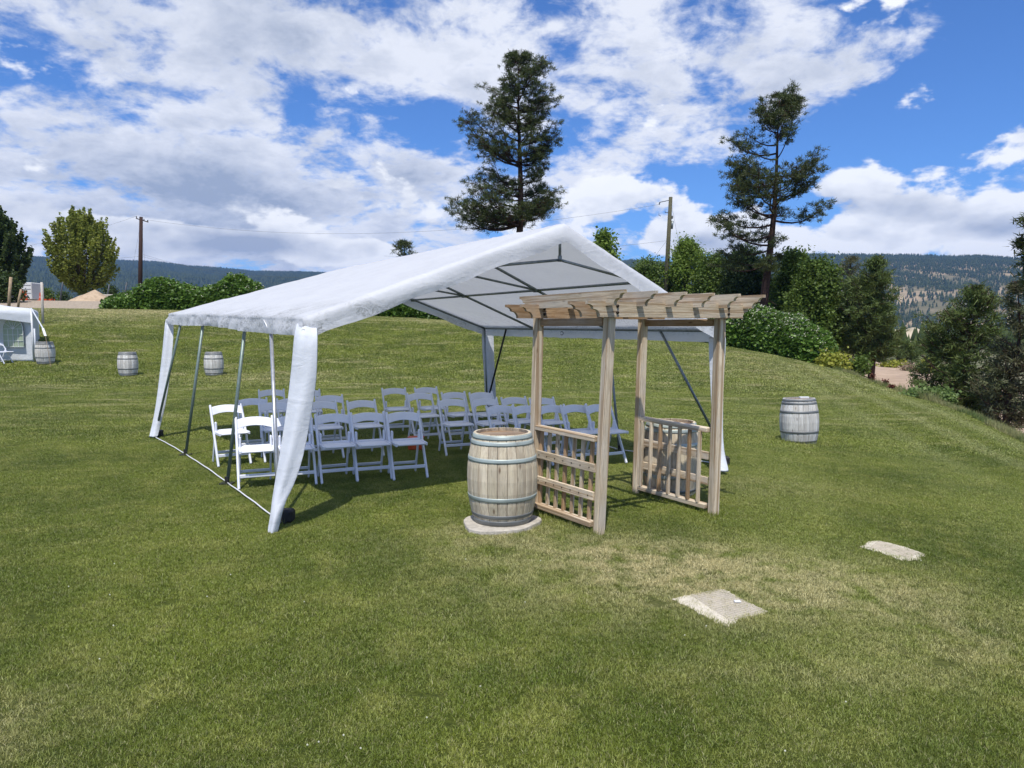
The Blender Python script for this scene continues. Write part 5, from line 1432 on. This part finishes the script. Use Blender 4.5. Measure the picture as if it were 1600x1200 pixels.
# ------------------------------------------------------------------ yard at the top left
def post(px, d, py_top, r, m_, label, name='fence_post', lean=0.0, grp=None, py_bot=None):
    b0 = at(px, d); t = ray(px + lean, py_top, d)
    if py_bot: b0 = ray(px, py_bot, d); b0.z = hz(b0.x, b0.y)
    return tag(MB().tube([b0 - Vector((0, 0, .3)), b0.lerp(t, .5), t], [r, r * .96, r * .9], 10).build(name, M[m_], None, True), label, 'post', grp)
post(19, 40, 433, .085, 'post_tan', 'thick tan round post rising behind the marquee roof', lean=-2, name='timber_post')
post(33, 42, 452, .070, 'post_tan', 'short tan post between the thick tan post and the white trailer', name='timber_post')
post(67, 36, 441, .062, 'post_white', 'pale round post standing on the slope right of the marquee corner', lean=-2, name='timber_post', py_bot=500)
for i, (px, dd, pt, lab) in enumerate(((98, 68, 436, 'thin dark fence post left of the rounded tree'), (137, 68, 437, 'thin pale fence post in front of the rounded tree trunk'), (170, 70, 444, 'thin fence post at the right side of the gravel heap'),
        (163, 90, 452, 'short thin post above the top of the gravel heap'), (197, 74, 441, 'thin dark fence post left of the dark utility pole'), (210, 66, 452, 'short slanting fence post just left of the dark utility pole'))):
    post(px, dd, pt, .08, 'wire' if i != 1 else 'post_white', lab, lean=1 if i != 5 else 5, grp='thin posts of the yard fence')
# gravel heap
c_ = at(150, 56); v, f = [], []; nr_, na = 12, 36; rr = random.Random(2)
for i in range(nr_ + 1):
    for k in range(na):
        q = 2 * PI * k / na; t = i / nr_; sx = 1.9 if math.cos(q) < 0 else 1.55
        x, y = c_.x + 1.0 * t * sx * math.cos(q) + .25 * (1 - t), c_.y + 1.35 * t * math.sin(q)
        zz_ = (1 - t) ** .92 * .98 * (1 + .12 * math.sin(q * 3 + 1) * t) + .05 * mn.noise(Vector((x * 2, y * 2, 0)))
        v.append((x, y, hz(x, y) - .06 + zz_))
for i in range(nr_):
    for k in range(na): f.append((i * na + k, i * na + (k + 1) % na, (i + 1) * na + (k + 1) % na, (i + 1) * na + k))
me = bpy.data.meshes.new('m'); me.from_pydata(v, [], f); tag(link('gravel_heap', me, M['gravelpile'], None, True), 'heap of tan gravel at the top of the lawn below the rounded tree', 'heap')
# concrete blocks beside the heap
q = at(177, 57); tag(MB().box(q + Vector((0, 0, .30)), (.9, .6, .6)).build('stone_block', M['concrete'], bevel=.04), 'grey block at the right foot of the gravel heap', 'block')
# white cargo trailer
b0 = at(48, 64); T_ = empty('cargo_trailer', b0, 'white box trailer with dark louvres parked on the gravel yard', 'trailer')
zt = b0.z; s = 64 / F_PX
MB().box(b0 + Vector((0, .75, .55 + .80)), (20.5 * s, 1.7, 1.5)).build('body', M['white_paint'], T_, bevel=.05)
for k in range(3): MB().box(b0 + Vector((0, -.115, .9 + .35 * k + .25)), (20.5 * s - .12, .02, .02)).build('panel_seam', M['wire'], T_)
for k in range(4): MB().box(b0 + Vector((-.28 + .17 * k, -.12, .88)), (.13, .03, .11)).build('louvre', M['glass_dark'], T_)
MB().box(b0 + Vector((0, 1.4, .50)), (1.0, 1.4, .10)).build('frame', M['black'], T_)
for sx in (-.45, .45):
    for sy in (.5, 1.1): MB().tube([b0 + Vector((sx - .08, sy, .28)), b0 + Vector((sx + .08, sy, .28))], .28, 14).build('wheel', M['black'], T_, True)
MB().tube([b0 + Vector((-.5, -.05, .48)), b0 + Vector((-.5, -.55, .44))], .03, 6).build('drawbar', M['black'], T_)
b0 = at(14, 66); T_ = empty('long_trailer', b0, 'long pale trailer behind the dark shrub at the left edge', 'trailer')
MB().box(b0 + Vector((-.3, 1.3, 1.35)), (2.7, 2.4, 1.5)).build('body', M['white_paint'], T_, bevel=.06); MB().box(b0 + Vector((-.3, .085, 1.5)), (2.1, .02, .08)).build('stripe', M['wire'], T_)
for sx in (-1.1, .5): MB().tube([b0 + Vector((sx, .35, .32)), b0 + Vector((sx, .55, .32))], .32, 14).build('wheel', M['black'], T_, True)
# small blue-grey vehicle beyond
b0 = at(70, 76); T_ = empty('parked_car', b0, 'blue-grey car parked beyond the orange cones, right of the white trailer', 'car')
MB().box(b0 + Vector((0, 0, .62)), (1.9, 1.6, .5)).build('body', M['blue_van'], T_, bevel=.10); MB().box(b0 + Vector((.05, 0, 1.02)), (1.2, 1.4, .42)).build('cabin', M['glass_dark'], T_, bevel=.12)
for sx in (-.62, .62): MB().tube([b0 + Vector((sx, -.82, .3)), b0 + Vector((sx, -.66, .3))], .3, 14).build('wheel', M['black'], T_, True)
def cone(px, d, h_, label):
    b0 = at(px, d); r = empty('traffic_cone', b0, label, 'cone', 'orange traffic cones in the yard')
    MB().box(b0 + Vector((0, 0, .02)), (h_ * .55, h_ * .55, .04)).build('base', M['orange'], r); MB().lathe([(h_ * .2, .04), (h_ * .05, h_)], 14, b0).build('cone_body', M['orange'], r, True)
    MB().lathe([(h_ * .145, h_ * .42), (h_ * .105, h_ * .62)], 14, b0).build('reflective_band', M['white_paint'], r, True)
cone(43, 54, .78, 'orange traffic cone left of its twin in front of the white trailer'); cone(47.5, 54, .70, 'orange traffic cone right of its twin in front of the white trailer')
cone(70, 55, .62, 'orange traffic cone just right of the pale post'); cone(88, 62, .6, 'orange traffic cone farthest right, towards the gravel heap')
# red-white barrier low beside the cones
b0 = at(83, 63); r = empty('barrier', b0, 'low red barrier between the two right-hand cones', 'barrier')
for dx in (-.45, .45): MB().box(b0 + Vector((dx, 0, .28)), (.06, .3, .56)).build('leg', M['black'], r)
MB().box(b0 + Vector((0, -.03, .45)), (1.1, .04, .16)).build('rail', M['orange'], r)

# ------------------------------------------------------------------ utility poles and wires
def upole(px_b, d, px_t, py_t, r, m_, label):
    b0 = at(px_b, d); t = ray(px_t, py_t, d); root = empty('utility_pole', b0, label, 'pole', 'wooden utility poles')
    MB().tube([b0 - Vector((0, 0, .3)), b0.lerp(t, .5), t], [r, r * .9, r * .72], 12).build('pole', M[m_], root, True)
    return root, b0, t
P1, b1, t1 = upole(223, 78, 220.5, 339, .24, 'pole_dark', 'dark slender utility pole at the left, right of the rounded tree')
mb = MB(); mb.bar(t1 + Vector((-.55, 0, -.15)), t1 + Vector((.75, 0, -.55)), .09, .10); mb.build('crossarm', M['pole_dark'], P1)
for dx, dz in ((-.5, -.02), (.3, -.30), (.7, -.42)): MB().tube([t1 + Vector((dx, 0, dz - .08)), t1 + Vector((dx, 0, dz + .10))], .05, 6).build('insulator', M['wire'], P1)
P2, b2, t2 = upole(1036, 60, 1048, 308, .21, 'pole_green', 'leaning greenish utility pole right of the tent with brackets')
MB().tube([t2 + Vector((-.9, 0, -.42)), t2 + Vector((-.1, 0, -.25))], .035, 6).build('bracket', M['wire'], P2)
MB().tube([t2 + Vector((-.9, 0, -.42)), t2 + Vector((-.95, 0, -.62))], .05, 6).build('insulator', M['wire'], P2)
MB().tube([t2 + Vector((-.95, 0, -1.2)), t2 + Vector((-.95, 0, -1.5)), t2 + Vector((-.8, 0, -1.55))], .03, 5).build('bracket', M['wire'], P2)
MB().tube([t2 + Vector((-.45, 0, -.95)), t2 + Vector((-.45, 0, -1.25)), t2 + Vector((-.15, 0, -1.27))], .035, 5).build('bracket', M['wire'], P2)
MB().tube([t2 + Vector((.18, 0, -1.95)), t2 + Vector((.12, 0, -2.6))], .10, 10).build('transformer', M['steel'], P2, True)
MB().box(t2 + Vector((.14, 0, -1.65)), (.14, .14, .25)).build('switch_box', M['wire'], P2, bevel=.02)
def wire(p0, p1, sag, label, r=.008):
    p0, p1 = Vector(p0), Vector(p1); pts = []
    for i in range(25):
        u = i / 24; q = p0.lerp(p1, u); q.z -= sag * 4 * u * (1 - u); pts.append(q)
    tag(MB().tube(pts, r, 4, False).build('power_line', M['wire']), label, 'wire', 'power lines and stays of the utility poles')
wire(t1 + Vector((.7, 0, -.32)), t2 + Vector((-.95, 0, -.6)), 1.9, 'uppermost power line running from the dark pole to the leaning pole')
wire(t1 + Vector((-.5, 0, .1)), ray(-60, 395, 90), .8, 'upper power line leaving the dark pole to the left')
c_ = t1.lerp(b1, .41)
wire(c_, ray(-60, 404, 88), .5, 'lower power line leaving the dark pole to the left')
wire(c_, ray(640, 428, 70), 1.2, 'lower power line from the middle of the dark pole towards the tent')
wire(c_ + Vector((0, 0, .25)), t2.lerp(b2, .50), 3.2, 'middle power line from the dark pole to the leaning pole')
wire(t1 + Vector((0, 0, -.3)), on(b1.x - 1.1, b1.y - 1), 0, 'stay wire on the left of the dark pole')
wire(t1 + Vector((0, 0, -.3)), on(b1.x + 1.5, b1.y - 1), 0, 'stay wire on the right of the dark pole')
wire(t2.lerp(b2, .32), on(b2.x - 4.4, b2.y + 2), 0, 'stay wire on the left of the leaning pole')
wire(t2 + Vector((.05, 0, -.5)), on(b2.x + 3.6, b2.y + 4), 0, 'stay wire on the right of the leaning pole')
wire(t2.lerp(b2, .34), ray(600, 400, 75), .5, 'lower power line from the leaning pole over the tent')

# ------------------------------------------------------------------ short turf near the camera: instanced patches of real blades
hidden = bpy.data.collections.new('turf_tiles')
rs = np.random.RandomState(9)
def turf_tile(seed, n, size, lmin, lmax, w_):
    rs = np.random.RandomState(seed)
    c_ = np.stack([rs.uniform(-size / 2, size / 2, n), rs.uniform(-size / 2, size / 2, n), np.zeros(n)], -1)
    cl = np.sin(c_[:, 0] * 37 + seed) * np.sin(c_[:, 1] * 41 + seed * 2)
    az_ = rs.rand(n) * 6.283; tilt = np.abs(rs.normal(size=n)) * .55 + .12
    L_ = rs.uniform(lmin, lmax, n) * (1 + .35 * cl)
    ln = rs.rand(n) < .03; L_[ln] *= 1.5; tilt[ln] += .5
    d1 = np.stack([np.cos(az_) * np.sin(tilt), np.sin(az_) * np.sin(tilt), np.cos(tilt)], -1)
    t2_ = tilt + rs.uniform(.2, .9, n)
    d2 = np.stack([np.cos(az_) * np.sin(t2_), np.sin(az_) * np.sin(t2_), np.cos(t2_)], -1)
    s_ang = rs.rand(n) * 6.283; sd_ = np.stack([np.cos(s_ang), np.sin(s_ang), np.zeros(n)], -1) * (w_ / 2) * rs.uniform(.7, 1.3, (n, 1))
    mid = c_ + d1 * L_[:, None] * .55; tip = mid + d2 * L_[:, None] * .5
    v = np.stack([c_ - sd_, c_ + sd_, mid + sd_ * .8, mid - sd_ * .8, tip], 1).reshape(-1, 3)
    i = np.arange(n)[:, None] * 5
    f = np.stack([i, i + 1, i + 2, i, i + 2, i + 3, i + 3, i + 2, i + 4], -1).reshape(-1, 3)
    me_ = mesh_np(v, f); me_.materials.append(M['blade'])
    o = bpy.data.objects.new('turf_tile', me_); hidden.objects.link(o); return o
for k in range(6): turf_tile(100 + k, 7500, .56, .012, .028, .0028)
hidden_far = bpy.data.collections.new('turf_tiles_far')
_h = hidden; hidden = hidden_far
for k in range(5): turf_tile(200 + k, 3600, .80, .018, .036, .0075)
hidden = _h
def poly_in(px_, py_, poly):
    inside = np.zeros(len(px_), bool); n = len(poly)
    for i in range(n):
        x0, y0 = poly[i].x, poly[i].y; x1, y1 = poly[(i + 1) % n].x, poly[(i + 1) % n].y
        c_ = ((y0 > py_) != (y1 > py_)) & (px_ < (x1 - x0) * (py_ - y0) / (y1 - y0 + 1e-12) + x0); inside ^= c_
    return inside
def turf(name, step, y0, y1, coll, label, jit=.25, scale=(.9, 1.15)):
    gx, gy = np.meshgrid(np.arange(-38 if y0 > 20 else -19, 17, step), np.arange(y0, y1, step)); x, y = gx.ravel(), gy.ravel()
    x = x + rs.uniform(-jit, jit, len(x)) * step; y = y + rs.uniform(-jit, jit, len(y)) * step
    keep = (np.abs(x) < y * .80 + 1.0) & (np.hypot(x, y) < edge_R(np.arctan2(x, y)) - .2)
    x, y = x[keep], y[keep]; n = len(x); z = height(x, y)
    me_ = bpy.data.meshes.new('m'); me_.vertices.add(n); me_.vertices.foreach_set('co', np.stack([x, y, z - .002], -1).astype(np.float32).ravel())
    e = .2; sx = (height(x + e, y) - height(x - e, y)) / (2 * e); sy = (height(x, y + e) - height(x, y - e)) / (2 * e)
    ph = rs.rand(n) * 6.283; nz_ = 1 / np.sqrt(1 + sx * sx + sy * sy)          # tile lies in the slope, turned at random in its own plane
    ex = np.stack([np.ones(n), np.zeros(n), sx], -1); ex /= np.linalg.norm(ex, axis=1)[:, None]; nv_ = np.stack([-sx, -sy, np.ones(n)], -1) * nz_[:, None]; ey = np.cross(nv_, ex)
    a_ = ex * np.cos(ph)[:, None] + ey * np.sin(ph)[:, None]; b_ = -ex * np.sin(ph)[:, None] + ey * np.cos(ph)[:, None]
    rot = np.stack([np.arctan2(b_[:, 2], nv_[:, 2]), -np.arcsin(np.clip(a_[:, 2], -1, 1)), np.arctan2(a_[:, 1], a_[:, 0])], -1)
    a1 = me_.attributes.new('rot', 'FLOAT_VECTOR', 'POINT'); a1.data.foreach_set('vector', rot.astype(np.float32).ravel())
    a2 = me_.attributes.new('siz', 'FLOAT', 'POINT'); a2.data.foreach_set('value', rs.uniform(scale[0], scale[1], n).astype(np.float32))
    o = bpy.data.objects.new(name, me_); col.objects.link(o); tag(o, label, kind='stuff')
    ng = bpy.data.node_groups.new(name + '_nodes', 'GeometryNodeTree')
    ng.interface.new_socket('Geometry', in_out='INPUT', socket_type='NodeSocketGeometry'); ng.interface.new_socket('Geometry', in_out='OUTPUT', socket_type='NodeSocketGeometry')
    N_ = ng.nodes; gi = N_.new('NodeGroupInput'); go = N_.new('NodeGroupOutput'); mp = N_.new('GeometryNodeMeshToPoints'); ip = N_.new('GeometryNodeInstanceOnPoints')
    ci = N_.new('GeometryNodeCollectionInfo'); ci.inputs['Collection'].default_value = coll; ci.inputs['Separate Children'].default_value = True; ci.inputs['Reset Children'].default_value = True
    ip.inputs['Pick Instance'].default_value = True
    r_ = N_.new('GeometryNodeInputNamedAttribute'); r_.data_type = 'FLOAT_VECTOR'; r_.inputs['Name'].default_value = 'rot'
    s_n = N_.new('GeometryNodeInputNamedAttribute'); s_n.data_type = 'FLOAT'; s_n.inputs['Name'].default_value = 'siz'
    ri = N_.new('FunctionNodeRandomValue'); ri.data_type = 'INT'; ri.inputs['Min'].default_value = 0; ri.inputs['Max'].default_value = 40
    L_ = ng.links
    L_.new(gi.outputs[0], mp.inputs['Mesh']); L_.new(mp.outputs[0], ip.inputs['Points']); L_.new(ci.outputs[0], ip.inputs['Instance'])
    L_.new([q for q in ri.outputs if q.type == 'INT'][0], ip.inputs['Instance Index'])
    L_.new(r_.outputs[0], ip.inputs['Rotation']); L_.new(s_n.outputs[0], ip.inputs['Scale']); L_.new(ip.outputs[0], go.inputs[0])
    md = o.modifiers.new('turf', 'NODES'); md.node_group = ng
    return n
n1 = turf('grass', .42, 2.2, 12.5, hidden, 'short mown grass blades of the near lawn')
n2 = turf('far_grass', .60, 12.4, 24.0, hidden_far, 'short mown grass blades of the middle of the lawn')
hidden_slope = bpy.data.collections.new('turf_tiles_slope'); hidden = hidden_slope
for k in range(4): turf_tile(300 + k, 2600, 1.25, .025, .055, .020)
n2 += turf('slope_grass', .95, 23.8, 47.0, hidden_slope, 'short mown grass blades of the rising far lawn')
print('turf tiles', n1, n2)
# a few white clover heads in the near grass
rs = np.random.RandomState(31); mb = MB()
for i in range(22):
    px, py = rs.uniform(40, 1580), rs.uniform(860, 1190) ; p = G(px, py)
    mb.add([(p.x + .0055 * math.cos(a) * math.cos(e_), p.y + .0055 * math.sin(a) * math.cos(e_), p.z + .038 + .0055 * math.sin(e_)) for e_ in (-1.2, 0, 1.2) for a in (0, 1.57, 3.14, 4.71)],
           [(k, (k + 1) % 4, 4 + (k + 1) % 4, 4 + k) for k in range(4)] + [(4 + k, 4 + (k + 1) % 4, 8 + (k + 1) % 4, 8 + k) for k in range(4)] + [(8, 9, 10, 11)])
o = mb.build('clover_heads', M['flower']); tag(o, 'scattered tiny white clover heads in the near grass', kind='stuff')

# longer tufts of grass left by the mower round feet, posts and barrels
rs = np.random.RandomState(55); cs, ds, ls = [], [], []
def tufts(x, y, r0, r1, n, h0, h1):
    a = rs.rand(n) * 6.283; rr_ = rs.uniform(r0, r1, n); X1, Y1 = x + rr_ * np.cos(a), y + rr_ * np.sin(a)
    cs.append(np.stack([X1, Y1, height(X1, Y1) - .004], -1)); d_ = rs.normal(size=(n, 3)) * .38; d_[:, 2] = 1; ds.append(d_ / np.linalg.norm(d_, axis=1)[:, None]); ls.append(rs.uniform(h0, h1, n))
for q in (Af, Bf, Cf, Df): tufts(q.x, q.y, .04, .13, 260, .03, .085)
for q in legL + legR: tufts(q.x, q.y, .0, .12, 160, .03, .08)
tufts(nb_.x, nb_.y, .34, .42, 900, .02, .055); tufts(1.90, 8.42, .27, .40, 900, .03, .09)
for px_, d_ in ((1252, 13.3), (201, 26.3), (335, 26.6), (73, 28.3)):
    q = at(px_, d_); tufts(q.x, q.y, .27, .42, 900, .04, .12)
for pad in (PAD1, PAD2):
    for i in range(len(pad)):
        a, b_ = pad[i], pad[(i + 1) % len(pad)]
        for k in range(6): q = a.lerp(b_, k / 6); tufts(q.x, q.y, .0, .045, 45, .02, .045)
for f0, f1 in ((Af, Bf), (Cf, Df)):
    for k in range(16): q = f0.lerp(f1, k / 15); tufts(q.x, q.y, .0, .07, 60, .03, .075)
v, f = blades_mesh(np.concatenate(cs), np.concatenate(ds), np.concatenate(ls), .006, rs)
tag(link('grass_tufts', mesh_np(v, f), M['blade']), 'longer grass tufts round posts, barrels and pads', kind='stuff')
